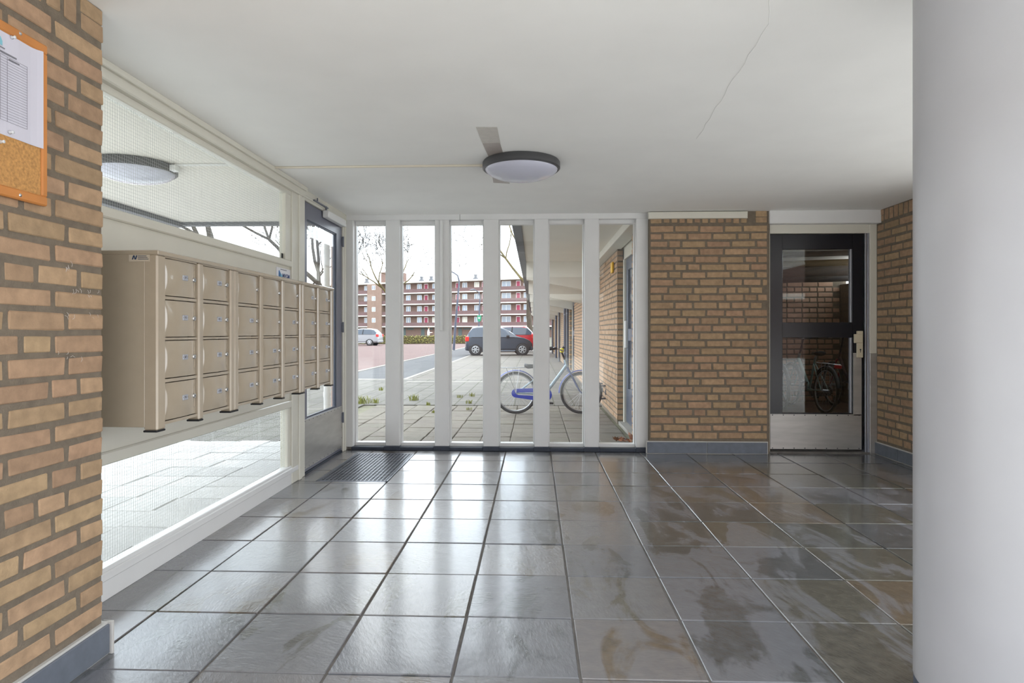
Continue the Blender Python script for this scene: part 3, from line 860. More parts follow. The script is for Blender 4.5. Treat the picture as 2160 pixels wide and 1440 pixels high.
MB().cbox((-2.46, 4.09, HC - 0.014), (-1.94, 4.106, HC - 0.0005), 0.003).obj('channel', MAT['white'], c2)
def tape(label, pts, mat):
    o = MB().prism(pts, 0.0012, T=Matrix.Translation((0, 0, HC - 0.0014))).obj('tape_strip', mat)
    return tag(o, label, 'tape', 'tape strips on the ceiling')
tape('pale grey tape strip on the ceiling, farthest from the lamp', [(-0.327, 3.424), (-0.208, 3.429), (-0.206, 3.712), (-0.317, 3.706)], MAT['tape_a'])
tape('darker grey tape strip on the ceiling running under the lamp rim', [(-0.316, 3.714), (-0.208, 3.716), (-0.198, 4.0), (-0.300, 4.0)], MAT['tape_b'])
tape('grey tape strip on the ceiling sticking out behind the lamp', [(-0.300, 4.10), (-0.20, 4.10), (-0.19, 4.735), (-0.315, 4.70)], MAT['tape_b'])

# ---------------------------------------------------------------- cork board and notice
ck = thing('cork_board', 'pine framed cork notice board on the left brick pier', 'notice board', (-1.53, 1.55, 1.55))
xf = -1.537
y0, y1, z0, z1 = 1.235, 1.865, 1.553, 2.056
MB().box((xf - 0.004, y0 + 0.01, z0 + 0.01), (xf + 0.006, y1 - 0.01, z1 - 0.01)).obj('cork', MAT['cork'], ck)
for a, b in (((y0, z0), (y1, z0 + 0.030)), ((y0, z1 - 0.030), (y1, z1))):
    MB().cbox((xf - 0.006, a[0], a[1]), (xf + 0.012, b[0], b[1]), 0.004).obj('frame_rail', MAT['wood'], ck)
for a, b in (((y0, z0 + 0.028), (y0 + 0.028, z1 - 0.028)), ((y1 - 0.022, z0 + 0.028), (y1, z1 - 0.028))):
    MB().cbox((xf - 0.006, a[0], a[1]), (xf + 0.012, b[0], b[1]), 0.004).obj('frame_stile', MAT['wood'], ck)
for y in (1.345, 1.762):
    for z in (1.566, 2.046):
        MB().lathe([(0, 0.0028), (0.0028, 0.0024), (0.0055, 0.0)], 12, T=at((xf + 0.012, y, z), ON_X_PLUS)).obj('screw', MAT['chrome'], ck)
nt_ = thing('paper_notice', 'white printed list pinned to the cork board', 'paper', (-1.53, 1.74, 1.73))
n = 10; vs = []; fs = []
xp = xf + 0.0075
for i in range(n + 1):
    for j in range(2):
        y = 1.632 + (1.846 - 1.632) * i / n; z = (1.729, 2.030)[j]
        vs.append((xp + 0.005 * max(0, (i / n - 0.7) / 0.3) ** 2 + 0.0008 * math.sin(i * 1.3), y, z))
for i in range(n): fs.append((2*i, 2*i+2, 2*i+3, 2*i+1))
pg = MB().add(vs, fs); pg.add([(v[0] - 0.0006, v[1], v[2]) for v in vs], [tuple(reversed(f)) for f in fs])
pg = pg.obj('sheet', MAT['paper'], nt_)
tb = MB(); xt = xp + 0.0012
for i in range(25):
    z = 1.958 - i * 0.0078
    tb.box((xt, 1.655, z - 0.0004), (xt + 0.0002, 1.790, z + 0.0004))
for y in (1.655, 1.672, 1.697, 1.720, 1.790): tb.box((xt, y - 0.0004, 1.770), (xt + 0.0002, y + 0.0004, 1.958))
for i in range(23): tb.box((xt, 1.680, 1.946 - i * 0.0078), (xt + 0.0003, 1.686, 1.950 - i * 0.0078))
tb.box((xt, 1.657, 1.963), (xt + 0.0003, 1.752, 1.968)); tb.box((xt, 1.725, 1.951), (xt + 0.0003, 1.762, 1.955))
tb.obj('printed_table', MAT['ink_grey'], nt_)
em = MB()
em.add([(xt, 1.690, 1.985), (xt, 1.704, 1.983), (xt, 1.704, 1.996), (xt, 1.697, 2.008), (xt, 1.690, 1.998)], [(0, 1, 2, 3, 4)])
em.obj('emblem', pbr('print_teal', (130, 190, 205), 0.6), nt_)
MB().box((xt, 1.676, 1.976), (xt + 0.0002, 1.712, 1.979)).obj('small_print', MAT['ink_grey'], nt_)
for y, z in ((1.735, 2.022), (1.728, 1.742)):
    MB().lathe([(0.0, 0.012), (0.005, 0.011), (0.003, 0.006), (0.006, 0.001), (0.0, 0.0)], 10, T=at((xp + 0.001, y, z), ON_X_PLUS)).obj('push_pin', MAT['clear'], nt_, smooth=True)
pp = MB().lathe([(0.0, 0.012), (0.005, 0.011), (0.003, 0.006), (0.006, 0.001), (0.0, 0.0)], 10, T=at((xf + 0.006, 1.700, 1.706), ON_X_PLUS)).obj('push_pin', MAT['clear'], None, smooth=True)
tag(pp, 'spare clear push pin stuck in the cork below the notice', 'push pin')
# ---------------------------------------------------------------- outside: ground
ROADY = 15.0
def ground_plane(name, label, x0, y0, x1, y1, z, mat):
    o = MB().add([(x0, y0, z), (x1, y0, z), (x1, y1, z), (x0, y1, z), (x0, y0, z - 0.3), (x1, y0, z - 0.3), (x1, y1, z - 0.3), (x0, y1, z - 0.3)],
                 [(0, 1, 2, 3), (4, 7, 6, 5), (0, 4, 5, 1), (1, 5, 6, 2), (2, 6, 7, 3), (3, 7, 4, 0)]).obj(name, mat)
    uv_planar(o); return tag(o, label, None, kind='structure')
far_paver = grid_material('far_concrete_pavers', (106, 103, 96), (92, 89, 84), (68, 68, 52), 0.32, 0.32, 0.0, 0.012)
pm_ = MB()
pm_.box((-5.2, 9.75, -0.3), (1.25, ROADY, -0.006))
pm_.box((-5.0, 6.42, -0.3), (-2.74, 9.75, -0.006))
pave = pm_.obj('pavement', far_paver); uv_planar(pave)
tag(pave, 'grey concrete paving outside the windows', None, kind='structure')
ground_plane('forecourt', 'pale paved forecourt in front of the open hall', -30, -30, 30, 0.76, -0.008, grid_material('forecourt_pavers', (222, 219, 212), (210, 206, 198), (180, 178, 170), 0.32, 0.32, 0.0, 0.012))
ground_plane('side_court', 'pale paving at the open right side of the hall', 3.3, 0.76, 30, 6.08, -0.008, bpy.data.materials['forecourt_pavers'])
pe_ = MB()
for (x0, y0, x1, y1) in ((-30, 0.76, -5.0, ROADY), (-5.0, 0.76, -1.93, 2.06)): pe_.box((x0, y0, -0.3), (x1, y1, -0.007))
pale = pe_.obj('pavement_entrance', grid_material('pale_pavers', (186, 185, 182), (172, 171, 169), (136, 136, 128), 0.32, 0.32, 0.0, 0.012)); uv_planar(pale)
tag(pale, 'pale paving beside the glazed wall under the entrance canopy', None, kind='structure')
pv2 = [MB().cbox((-0.157, -0.157, -0.05), (0.157, 0.157, 0), 0.006, jit=0.003).mesh('paver', pbr('pale_concrete_paver', (186, 185, 183), 0.8, var=0.06, vscale=10, bump=0.4, bscale=70, objvar=0.10)) for _ in range(1)]
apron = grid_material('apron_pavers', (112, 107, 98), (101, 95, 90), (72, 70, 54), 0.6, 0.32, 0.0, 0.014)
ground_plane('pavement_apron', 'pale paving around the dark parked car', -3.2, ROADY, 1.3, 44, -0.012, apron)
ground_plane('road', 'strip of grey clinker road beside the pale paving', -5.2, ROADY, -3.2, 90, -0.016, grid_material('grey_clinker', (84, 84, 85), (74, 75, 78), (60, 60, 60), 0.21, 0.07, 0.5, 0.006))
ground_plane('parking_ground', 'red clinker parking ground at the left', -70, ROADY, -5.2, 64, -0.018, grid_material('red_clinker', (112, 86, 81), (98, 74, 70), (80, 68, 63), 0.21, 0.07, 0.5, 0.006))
ground_plane('lawn', 'strip of worn ground in front of the flats', -220, 44, 160, 300, -0.030, pbr('worn_ground', (80, 76, 62), 0.95, var=0.2, vscale=0.4))
kb = MB().cbox((-5.30, ROADY, -0.1), (-5.18, 64, 0.005), 0.01).obj('kerb', MAT['kerb'], bpy.data.objects['parking_ground'])
kb = MB().cbox((-3.26, ROADY, -0.1), (-3.14, 44, 0.0), 0.01).obj('kerb', MAT['kerb'], bpy.data.objects['pavement_apron'])
MB().cbox((-12, 14.86, -0.1), (-3.0, 15.02, 0.002), 0.01).obj('kerb', MAT['kerb'], pave)
MB().cbox((-3.0, 14.2, -0.1), (1.0, 14.34, 0.0), 0.006).obj('kerb', MAT['kerb'], pave)
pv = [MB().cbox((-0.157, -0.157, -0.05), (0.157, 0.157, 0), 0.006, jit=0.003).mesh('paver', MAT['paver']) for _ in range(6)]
cells = []
for i in range(-14, 10):
    for j in range(-4, 26):
        x = -1.90 - 0.16 + 0.32 * i if False else -1.86 + 0.32 * i + 0.16
        y = 1.5 + 0.32 * j
        if x > 1.10 or y > 9.6: continue
        if x > -1.93 - 0.16 and y < 6.32: continue
        if x < -1.9 and (x < -4.9 or y < 2.2 or (y > 6.4 and x < -2.6)): continue
        cells.append((math.hypot(x, y), x, y))
cells.sort()
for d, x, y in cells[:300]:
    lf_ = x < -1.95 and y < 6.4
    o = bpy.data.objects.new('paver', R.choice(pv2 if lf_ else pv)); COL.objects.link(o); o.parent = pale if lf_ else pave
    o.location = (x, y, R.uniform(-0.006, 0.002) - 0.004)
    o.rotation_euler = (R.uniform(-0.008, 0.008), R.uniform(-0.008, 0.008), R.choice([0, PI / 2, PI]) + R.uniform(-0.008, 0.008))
bed = MB().box((-5.1, 1.2, -0.06), (1.12, 9.8, -0.028)).obj('sand_bed', MAT['sand'], pave)

# tufts of grass in the joints
blade_mat = pbr('grass_blade', (118, 122, 40), 0.7, var=0.2, vscale=20)
for i, (x, y, n_, h) in enumerate(((-2.80, 9.85, 60, 0.13), (-2.62, 9.95, 30, 0.09), (-2.05, 10.35, 40, 0.11), (-1.32, 10.8, 18, 0.06), (-1.13, 11.05, 22, 0.07), (-1.70, 9.72, 16, 0.05), (-1.06, 9.94, 22, 0.06), (-3.06, 12.1, 24, 0.07), (-0.98, 9.1, 14, 0.05), (-1.45, 8.8, 12, 0.04))):
    g = MB()
    for k in range(n_):
        a = R.uniform(0, 2 * PI); rr = R.uniform(0, 0.02 + 0.0018 * n_); bx, by = x + rr * math.cos(a), y + 0.6 * rr * math.sin(a)
        l = R.uniform(0.6, 1.1) * h; dx, dy = R.uniform(-0.7, 0.7) * l, R.uniform(-0.7, 0.7) * l; w = 0.004
        g.add([(bx - w, by, -0.03), (bx + w, by, -0.03), (bx + dx * 0.4 + w * 0.8, by + dy * 0.4, l * 0.6), (bx + dx * 0.4 - w * 0.8, by + dy * 0.4, l * 0.6), (bx + dx, by + dy, l)], [(0, 1, 2, 3), (3, 2, 4)])
    lab = ['big yellow-green grass tuft in the paving joints, leftmost', 'small grass tuft right beside the big one', 'grass tuft in the paving seen through the second window', 'low grass tuft seen through the third window, front one', 'low grass tuft seen through the third window, rear one', 'thin grass tuft low in the second window', 'grass tuft at the right of the third window', 'distant grass tuft behind the big one', 'tiny grass tuft in the joint before the bicycle', 'tiny grass tuft in the middle of the near paving'][i]
    tag(g.obj('grass_tuft', blade_mat), lab, 'grass', 'grass tufts in the paving joints')

# ---------------------------------------------------------------- outside: canopies over the entrance and along the facade
cp = structure('canopy_1', 'white soffit canopy over the entrance outside the wired glass')
MB().box((-3.72, -0.7, HC), (-1.93, 6.28, HC + 0.30)).obj('soffit', MAT['soffit'], cp)
MB().cbox((-3.80, -0.7, HC - 0.045), (-3.70, 6.36, HC + 0.32), 0.005).obj('fascia', MAT['fascia'], cp)
MB().cbox((-3.80, 6.27, HC - 0.035), (-0.24, 6.36, HC + 0.32), 0.005).obj('fascia', MAT['fascia'], cp)
MB().box((-1.93, 6.07, HC), (-0.14, 6.28, HC + 0.30)).obj('soffit', MAT['soffit'], cp)
c2_ = structure('canopy_2', 'white soffit canopy along the row of storage doors')
MB().box((-0.14, 6.08, HC), (5.2, 36.0, HC + 0.30)).obj('soffit', MAT['soffit'], c2_)
MB().cbox((-0.24, 6.36, HC - 0.02), (-0.135, 36.0, HC + 0.34), 0.005).obj('fascia', MAT['fascia'], c2_)
MB().cbox((0.95, 6.14, 2.226), (1.12, 36.0, HC + 0.01), 0.005).obj('wall_beam', MAT['concrete'], c2_)
for i in range(7):
    y = 10.0 + 3.7 * i
    m = MB(); zt = HC + 0.01
    for yy in (y, y + 0.22): m.v += [(-0.13, yy, zt), (-0.13, yy, 2.02), (1.08, yy, 1.80), (1.08, yy, zt)]
    m.f += [(0, 1, 2, 3), (4, 7, 6, 5), (0, 4, 5, 1), (1, 5, 6, 2), (2, 6, 7, 3), (3, 7, 4, 0)]; m.mi += [0] * 6
    m.obj('cross_beam', MAT['concrete'], c2_)
# upper storeys of the block, out of the frame, so the sky cannot shine through the slab
ub = MB().box((-1.9, -0.7, HC + 0.30), (4.6, 6.3, HC + 3.2)).obj('upper_storey', MAT['mortar'])
tag(ub, 'storey of the block above the hall', None, kind='structure')

# ---------------------------------------------------------------- outside: facade with storage doors
fw = structure('facade', 'brick facade with storage doors receding at the right outside')
XFc = 1.07
segs = [(6.12, 6.72), (7.92, 16.4), (18.6, 25.0), (27.2, 33.0), (34.6, 36.0)]
far_brick = grid_material('far_brickwork', (180, 144, 106), (160, 124, 90), (120, 110, 96), 0.2355, 0.0731, 0.5, 0.018)
for k, (a, b) in enumerate(segs):
    o = MB().box((XFc, a, -0.05), (XFc + 0.42, b, HC + 0.01)).obj('pier', MAT['mortar'] if k < 2 else far_brick, fw)
    if k >= 2: uv_planar(o, (1, 2))
rest = MB(); prev = []
for a, b in segs[:2]:
    ext = min(b, 16.4)
    for c in range(30):
        row, prev = bond_row(ext - a, prev)
        for kk, x, w in row:
            me = R.choice({'S': BS, 'H': BH, 'Q': BQ}[kk]); base = {'S': 0.215, 'H': 0.104, 'Q': 0.158}[kk]
            T = Matrix.Translation((XFc - 0.006 + R.uniform(-0.002, 0.002), a + x + w / 2, 0.03 + 0.027 + c * PITCH)) @ Matrix(((0, -1, 0, 0), (1, 0, 0, 0), (0, 0, 1, 0), (0, 0, 0, 1)))
            rest.add([v.co for v in me.vertices], [tuple(p.vertices) for p in me.polygons], 0, T @ Matrix.Diagonal((w / base, 1, 1, 1)))
    # return faces of the door reveals
    for c in range(30):
        for ye, sgn in ((b, 1),) if a < 7 else ((a, -1),):
            me = R.choice(BH); w = 0.068
            for x0 in (0.0,):
                T = Matrix.Translation((XFc + 0.002 + x0 + w / 2, ye + sgn * 0.004, 0.057 + c * PITCH)) @ Matrix(((sgn, 0, 0, 0), (0, sgn, 0, 0), (0, 0, 1, 0), (0, 0, 0, 1)))
                rest.add([v.co for v in me.vertices], [tuple(p.vertices) for p in me.polygons], 0, T @ Matrix.Diagonal((w / 0.104, 1, 1, 1)))
tag(rest.obj('brick_field', MAT['brick'], fw), kind='stuff')
for k, (a, b) in enumerate(((6.72, 7.92), (16.4, 18.6), (25.0, 27.2), (33.0, 34.6))):
    dr = structure('door_%d' % (3 + k), ['dark grey glazed door in the first recess of the facade outside', 'grey door in the second recess of the facade', 'grey door in the third recess of the facade', 'grey door in the last recess of the facade'][k], None, (XFc + 0.1, (a + b) / 2, 0))
    x = XFc + 0.07
    fr = MB()
    fr.cbox((x, a, -0.02), (x + 0.12, a + 0.09, 2.23), 0.004); fr.cbox((x, b - 0.09, -0.02), (x + 0.12, b, 2.23), 0.004); fr.cbox((x, a, 2.08), (x + 0.12, b, 2.31), 0.004)
    fr.obj('door_frame', MAT['cream'], dr)
    lf = MB()
    lf.cbox((x + 0.03, a + 0.09, 0.02), (x + 0.08, a + 0.22, 2.08), 0.004); lf.cbox((x + 0.03, b - 0.22, 0.02), (x + 0.08, b - 0.09, 2.08), 0.004)
    lf.cbox((x + 0.03, a + 0.2, 1.94), (x + 0.08, b - 0.2, 2.08), 0.004); lf.cbox((x + 0.03, a + 0.2, 0.02), (x + 0.08, b - 0.2, 0.45), 0.004); lf.cbox((x + 0.03, a + 0.2, 1.05), (x + 0.08, b - 0.2, 1.2), 0.004)
    lf.obj('door_leaf', MAT['blue_grey'], dr)
    MB().box((x + 0.05, a + 0.21, 0.44), (x + 0.056, b - 0.21, 1.95)).obj('pane', pbr('dark_door_glass', (70, 78, 88), 0.08, spec=0.8), dr)
    MB().cbox((x + 0.0, b - 0.19, 0.96), (x + 0.032, b - 0.13, 1.30), 0.004).obj('lock_plate', MAT['white'], dr)
    MB().cbox((x - 0.06, a, -0.06), (x + 0.1, b, 0.012), 0.004).obj('threshold', MAT['kerb'], dr)
ys = thing('house_number_sign', 'narrow yellow sign on the facade bricks beside the first recess', 'sign', (1.05, 8.3, 2.0))
MB().cbox((1.035, 8.20, 1.955), (1.058, 8.36, 2.095), 0.003).obj('plate', pbr('yellow_sign', (224, 178, 48), 0.5), ys)
for k, y in enumerate((18.2, 19.6, 24.2, 27.6, 33.2)):
    p = thing('downpipe', ['grey downpipe beside the second recess of the facade', 'grey downpipe second in line along the facade', 'grey downpipe third in line along the facade', 'grey downpipe fourth in line along the facade', 'grey downpipe farthest along the facade'][k], 'pipe', (0.98, y, 0), 'downpipes on the facade')
    MB().tube([(0.98, y, -0.02), (0.98, y, 2.25)], 0.045, 10).obj('pipe', MAT['blue_grey'] if k % 2 else MAT['fascia'], p, auto=50)
    for z in (0.5, 1.7): MB().tube([(0.98, y, z), (0.98, y, z + 0.03)], 0.05, 10).obj('clamp', MAT['iron'], p)

# white post and slim brick pier seen through the entrance door
wpz = thing('canopy_post', 'white round post under the canopy seen through the entrance door', 'post', (-2.075, 6.18, 0))
MB().tube([(-2.11, 6.15, -0.02), (-2.11, 6.15, HC)], 0.031, 16).obj('shaft', MAT['white'], wpz, auto=50)
for z in (0.5, 1.45, 1.95): MB().tube([(-2.11, 6.15, z), (-2.11, 6.15, z + 0.05)], 0.035, 16).obj('collar', MAT['white'], wpz, auto=50)
bp_ = MB().box((-2.062, 6.14, -0.02), (-1.978, 6.26, HC)).obj('brick_post', pbr('pale_mortar', (206, 198, 190), 0.9))
tag(bp_, 'slim pale brick pier beside the white canopy post', None, kind='structure')
pb = pbr('pale_red_brick', (206, 180, 170), 0.85, var=0.08, objvar=0.06)
pbm = MB().cbox((-0.041, -0.012, -0.088), (0.041, 0.006, 0.088), 0.004).mesh('brick', pb)
for c in range(12):
    o = bpy.data.objects.new('brick', pbm); COL.objects.link(o); o.parent = bp_; o.location = (-2.02, 6.14, 0.10 + c * 0.19)

# ---------------------------------------------------------------- dry leaves by the window foot
leaf_mat = pbr('dry_leaf', (150, 98, 66), 0.8, var=0.25, vscale=30, objvar=0.2)
leaf_spots = [(0.90, 6.50, 0.05, 0.3), (0.93, 6.44, 0.045, 1.2), (0.955, 6.53, 0.05, 2.1), (0.99, 6.46, 0.05, 0.7), (1.005, 6.52, 0.07, 1.7), (1.035, 6.42, 0.08, 2.6), (0.86, 6.48, 0.05, 2.9), (0.925, 6.53, 0.04, 0.1), (0.975, 6.40, 0.04, 1.0)]
for i, (x, y, s, a) in enumerate(leaf_spots):
    m = MB(); outline = [(0, -1.0), (0.25, -0.5), (0.75, -0.45), (0.5, -0.1), (0.85, 0.35), (0.35, 0.35), (0.15, 0.95), (-0.1, 0.45), (-0.6, 0.6), (-0.45, 0.1), (-0.85, -0.25), (-0.35, -0.5)]
    tilt = R.uniform(0.6, 1.35) if s > 0.06 else R.uniform(0.1, 0.8)
    T = Matrix.Translation((x, y, 0.012 + 0.75 * s * math.sin(tilt))) @ Matrix.Rotation(a, 4, 'Z') @ Matrix.Rotation(tilt, 4, 'X')
    top = [(px * s, py * s, 0.35 * s * (px * px)) for px, py in outline]
    m.add([(0, 0, -0.06 * s)] + top, [(0, k + 1, (k + 1) % 12 + 1) for k in range(12)], T=T)
    m.add([(0, 0, -0.06 * s - 0.001)] + [(p[0], p[1], p[2] - 0.001) for p in top], [(0, (k + 1) % 12 + 1, k + 1) for k in range(12)], T=T)
    m.tube([(0, -1.0 * s, 0), (0.1 * s, -1.5 * s, 0.1 * s)], 0.001, 4, T=T)
    tag(m.obj('dry_leaf', leaf_mat), 'curled brown leaf in the heap at the foot of the last window', 'leaf', 'dry leaves at the window foot')
# ---------------------------------------------------------------- bicycles
def wheel_parts(parent, cx, r, wd=0.024, steer=0.0, flat=0.0, spokes=28):
    T = Matrix.Translation((cx, 0, r)) @ Matrix.Rotation(steer, 4, 'Z') @ Matrix.Rotation(PI / 2, 4, 'X')
    ring = [((r - wd * 0.8) * math.cos(t), (r - wd * 0.8) * math.sin(t), 0) for t in [2 * PI * k / 40 for k in range(40)]]
    ty = MB().tube(ring, wd * 0.8, 8, closed=True, T=T)
    if flat:  ty.v = [(x, y, max(z, 0.004)) for x, y, z in ty.v]
    ty = ty.obj('wheel', MAT['tyre'], parent, smooth=True, world=False)
    r2 = r - wd * 1.75
    ring2 = [(r2 * math.cos(t), r2 * math.sin(t), 0) for t in [2 * PI * k / 40 for k in range(40)]]
    MB().tube(ring2, 0.011, 6, closed=True, T=T).obj('rim', MAT['rim'], ty, smooth=True, world=False)
    hb = MB().tube([(0, 0, -0.045), (0, 0, 0.045)], 0.018, 10, T=T); hb.tube([(0, 0, -0.06), (0, 0, 0.06)], 0.007, 8, T=T)
    hb.obj('hub', MAT['rim'], ty, world=False)
    sp = MB()
    for k in range(spokes):
        t = 2 * PI * k / spokes; s = 0.028 if k % 2 else -0.028
        t2 = t + (0.55 if (k // 2) % 2 else -0.55)
        sp.tube([(0.018 * math.cos(t2), 0.018 * math.sin(t2), s), (r2 * math.cos(t), r2 * math.sin(t), 0)], 0.0012, 4, T=T)
    sp.obj('spokes', MAT['rim'], ty, world=False)
    return ty

def bicycle(label, loc, rz, R_=0.30, base=0.93, main=(90, 110, 150), second=(110, 140, 160), guard=(40, 60, 170), mudguard=(70, 80, 140), kids=True, rack=True, steer=0.0, saddle_z=0.69, bar_z=0.90, flat=0.0, diamond=False, tilt=0.0, grip=None, light=None):
    b = thing('bicycle', label, 'bicycle', loc, rz=rz)
    b.rotation_euler = (tilt, 0, rz)
    m1 = pbr('bike_paint', main, 0.3, coat=0.3); m2 = pbr('bike_paint_second', second, 0.3, coat=0.3)
    wheel_parts(b, 0.0, R_, flat=flat); wheel_parts(b, base, R_, steer=steer)
    bbx, bbz = base * 0.44, R_ * 0.92
    hx, hz0, hz1 = base - 0.20, R_ * 2 + 0.06, R_ * 2 + 0.17
    sx, sz = bbx - 0.13, saddle_z - 0.07
    fr = MB()
    fr.tube([(hx, 0, hz0), (hx - 0.035, 0, hz1)], 0.019, 10)
    if diamond:
        fr.tube([(hx - 0.03, 0, hz1 - 0.02), (sx + 0.005, 0, sz - 0.05)], 0.016, 10)
        fr.tube([(hx - 0.005, 0, hz0 + 0.02), (bbx, 0, bbz)], 0.018, 10)
    else:
        fr.tube([(hx - 0.01, 0, hz0 + 0.03), (bbx + 0.10, 0, bbz + 0.13), (bbx, 0, bbz + 0.02)], 0.024, 10)
    fr.tube([(bbx, 0, bbz), (sx, 0, sz)], 0.016, 10)
    fr.tube([(bbx, -0.035, bbz), (bbx, 0.035, bbz)], 0.022, 10)
    for s in (-1, 1):
        fr.tube([(bbx, 0.02 * s, bbz), (0, 0.055 * s, R_)], 0.009, 8)
        fr.tube([(sx + 0.02, 0.015 * s, sz - 0.10), (0.02, 0.055 * s, R_), (0, 0.055 * s, R_)], 0.009, 8)
    fr.obj('frame', m2, b, world=False, auto=50)
    fk = MB(); C, S = math.cos(steer), math.sin(steer)
    def rt(x, y, z): return (base + (x - base) * C - y * S, (x - base) * S + y * C, z) if steer else (x, y, z)
    for s in (-1, 1): fk.tube([rt(hx + 0.005, 0.035 * s, hz0 - 0.01), rt(base - 0.10, 0.045 * s, R_ + 0.17), rt(base - 0.03, 0.05 * s, R_ + 0.03), rt(base, 0.055 * s, R_)], [0.014, 0.012, 0.009, 0.008], 8)
    fk.tube([rt(hx + 0.005, -0.04, hz0 - 0.01), rt(hx + 0.005, 0.04, hz0 - 0.01)], 0.013, 8)
    fk.obj('fork', m1, b, world=False, auto=50)
    st = MB(); tx = hx - 0.035 - (bar_z - hz1) * 0.36
    st.tube([(hx - 0.03, 0, hz1 - 0.02), (tx, 0, bar_z - 0.02)], 0.013, 8)
    st.obj('stem', MAT['dark'], b, world=False)
    hb = MB(); hb.tube([(tx - 0.20, -0.27, bar_z + 0.02), (tx - 0.10, -0.25, bar_z + 0.035), (tx, -0.10, bar_z), (tx + 0.02, 0, bar_z - 0.01), (tx, 0.10, bar_z), (tx - 0.10, 0.25, bar_z + 0.035), (tx - 0.20, 0.27, bar_z + 0.02)], 0.011, 8)
    hb = hb.obj('handlebar', MAT['rim'], b, world=False, smooth=True)
    for s in (-1, 1): MB().tube([(tx - 0.20, 0.27 * s, bar_z + 0.02), (tx - 0.09, 0.248 * s, bar_z + 0.036)], 0.017, 8).obj('grip', MAT['dark'], hb, world=False)
    if grip: MB().cbox((tx - 0.02, -0.05, bar_z - 0.03), (tx + 0.03, 0.05, bar_z + 0.03), 0.01).obj('clamp', pbr('bike_clamp', grip, 0.4), hb, world=False)
    MB().tube([(tx + 0.01, 0.13, bar_z + 0.01), (tx + 0.05, 0.13, bar_z + 0.045)], [0.012, 0.02], 10).obj('bell', MAT['dark'], hb, world=False)
    sp = MB().tube([(sx, 0, sz - 0.05), (sx - 0.03, 0, saddle_z - 0.02)], 0.012, 8).obj('seat_post', MAT['rim'], b, world=False)
    vs = []; fs = []; sc = sx - 0.03
    prof = [(-0.13, 0.02, 0.015), (-0.125, 0.075, 0.03), (-0.08, 0.088, 0.034), (-0.02, 0.065, 0.03), (0.05, 0.034, 0.028), (0.11, 0.022, 0.024), (0.135, 0.010, 0.012)]
    for px, w, h in prof:
        for k in range(10):
            t = 2 * PI * k / 10
            vs.append((sc + px, w * math.cos(t), saddle_z - 0.015 + h * math.sin(t) + (0.012 if px < -0.1 else 0)))
    for i in range(len(prof) - 1):
        for k in range(10): fs.append((i*10+k, i*10+(k+1) % 10, (i+1)*10+(k+1) % 10, (i+1)*10+k))
    fs += [tuple(range(10))[::-1], tuple(len(vs) - 10 + k for k in range(10))]
    MB().add(vs, fs).obj('saddle', MAT['dark'], b, world=False, smooth=True)
    for (cx, a0, a1) in ((0.0, 0.55, 2.95), (base, 0.75, 3.15)):
        m = MB(); rr = R_ + 0.022; q = []
        for k in range(17):
            t = a0 + (a1 - a0) * k / 16
            p = [(cx + (rr + dz) * math.cos(t), y, R_ + (rr + dz) * math.sin(t)) for y, dz in ((-0.028, -0.012), (-0.016, 0.004), (0.016, 0.004), (0.028, -0.012))]
            if cx: p = [rt(*z) for z in p]
            q += p
        m.add(q, [(i*4+j, i*4+j+1, i*4+j+5, i*4+j+4) for i in range(16) for j in range(3)])
        mm = m.obj('mudguard', pbr('mudguard_paint', mudguard, 0.35), b, world=False, smooth=True)
    g = MB(); gp = []
    r1, r2 = 0.062, 0.098
    for k in range(9):
        t = PI / 2 + PI * k / 8; gp.append((r1 * math.cos(t), R_ + r1 * math.sin(t)))
    for k in range(9):
        t = -PI / 2 + PI * k / 8; gp.append((bbx + r2 * math.cos(t), bbz + r2 * math.sin(t)))
    n_ = len(gp)
    def ring(sc, y): 
        cxm, czm = bbx / 2, (R_ + bbz) / 2
        return [(x, y, z) for x, z in gp] if sc else [(0.05 + (x * (bbx - 0.10) / bbx), y, czm + (z - czm) * 0.30) for x, z in gp]
    vs = ring(1, -0.062) + ring(0, -0.062) + ring(1, -0.05) + ring(0, -0.05)
    fs = []
    for k in range(n_):
        k2 = (k + 1) % n_
        fs += [(k, k2, n_ + k2, n_ + k), (2*n_ + k, 3*n_ + k, 3*n_ + k2, 2*n_ + k2), (k, 2*n_ + k, 2*n_ + k2, k2), (n_ + k, n_ + k2, 3*n_ + k2, 3*n_ + k)]
    g.add(vs, fs).obj('chain_guard', pbr('chain_guard_paint', guard, 0.35), b, world=False)
    cr = MB(); cr.tube([(bbx, -0.07, bbz), (bbx + 0.07, -0.085, bbz - 0.11)], 0.009, 6); cr.tube([(bbx, 0.05, bbz), (bbx - 0.07, 0.075, bbz + 0.11)], 0.009, 6)
    cr = cr.obj('crank', MAT['rim'], b, world=False)
    for s, dx, dz, y in ((1, 0.07, -0.11, -0.13), (-1, -0.07, 0.11, 0.12)): MB().cbox((bbx + dx - 0.04, y - 0.04, bbz + dz - 0.012), (bbx + dx + 0.04, y + 0.04, bbz + dz + 0.012), 0.004).obj('pedal', MAT['dark'], cr, world=False)
    if rack:
        k = MB(); zt = R_ * 2 + 0.055
        for s in (-1, 1):
            k.tube([(-0.26, 0.045 * s, zt), (0.0, 0.055 * s, zt), (0.20, 0.045 * s, zt + 0.01)], 0.006, 6)
            for xx in (-0.14, -0.05, 0.05): k.tube([(xx, 0.055 * s, zt), (0.0, 0.062 * s, R_)], 0.004, 6)
        for xx in (-0.26, -0.13, 0.0, 0.12, 0.20): k.tube([(xx, -0.047, zt), (xx, 0.047, zt)], 0.005, 6)
        k.obj('luggage_rack', MAT['rim'], b, world=False)
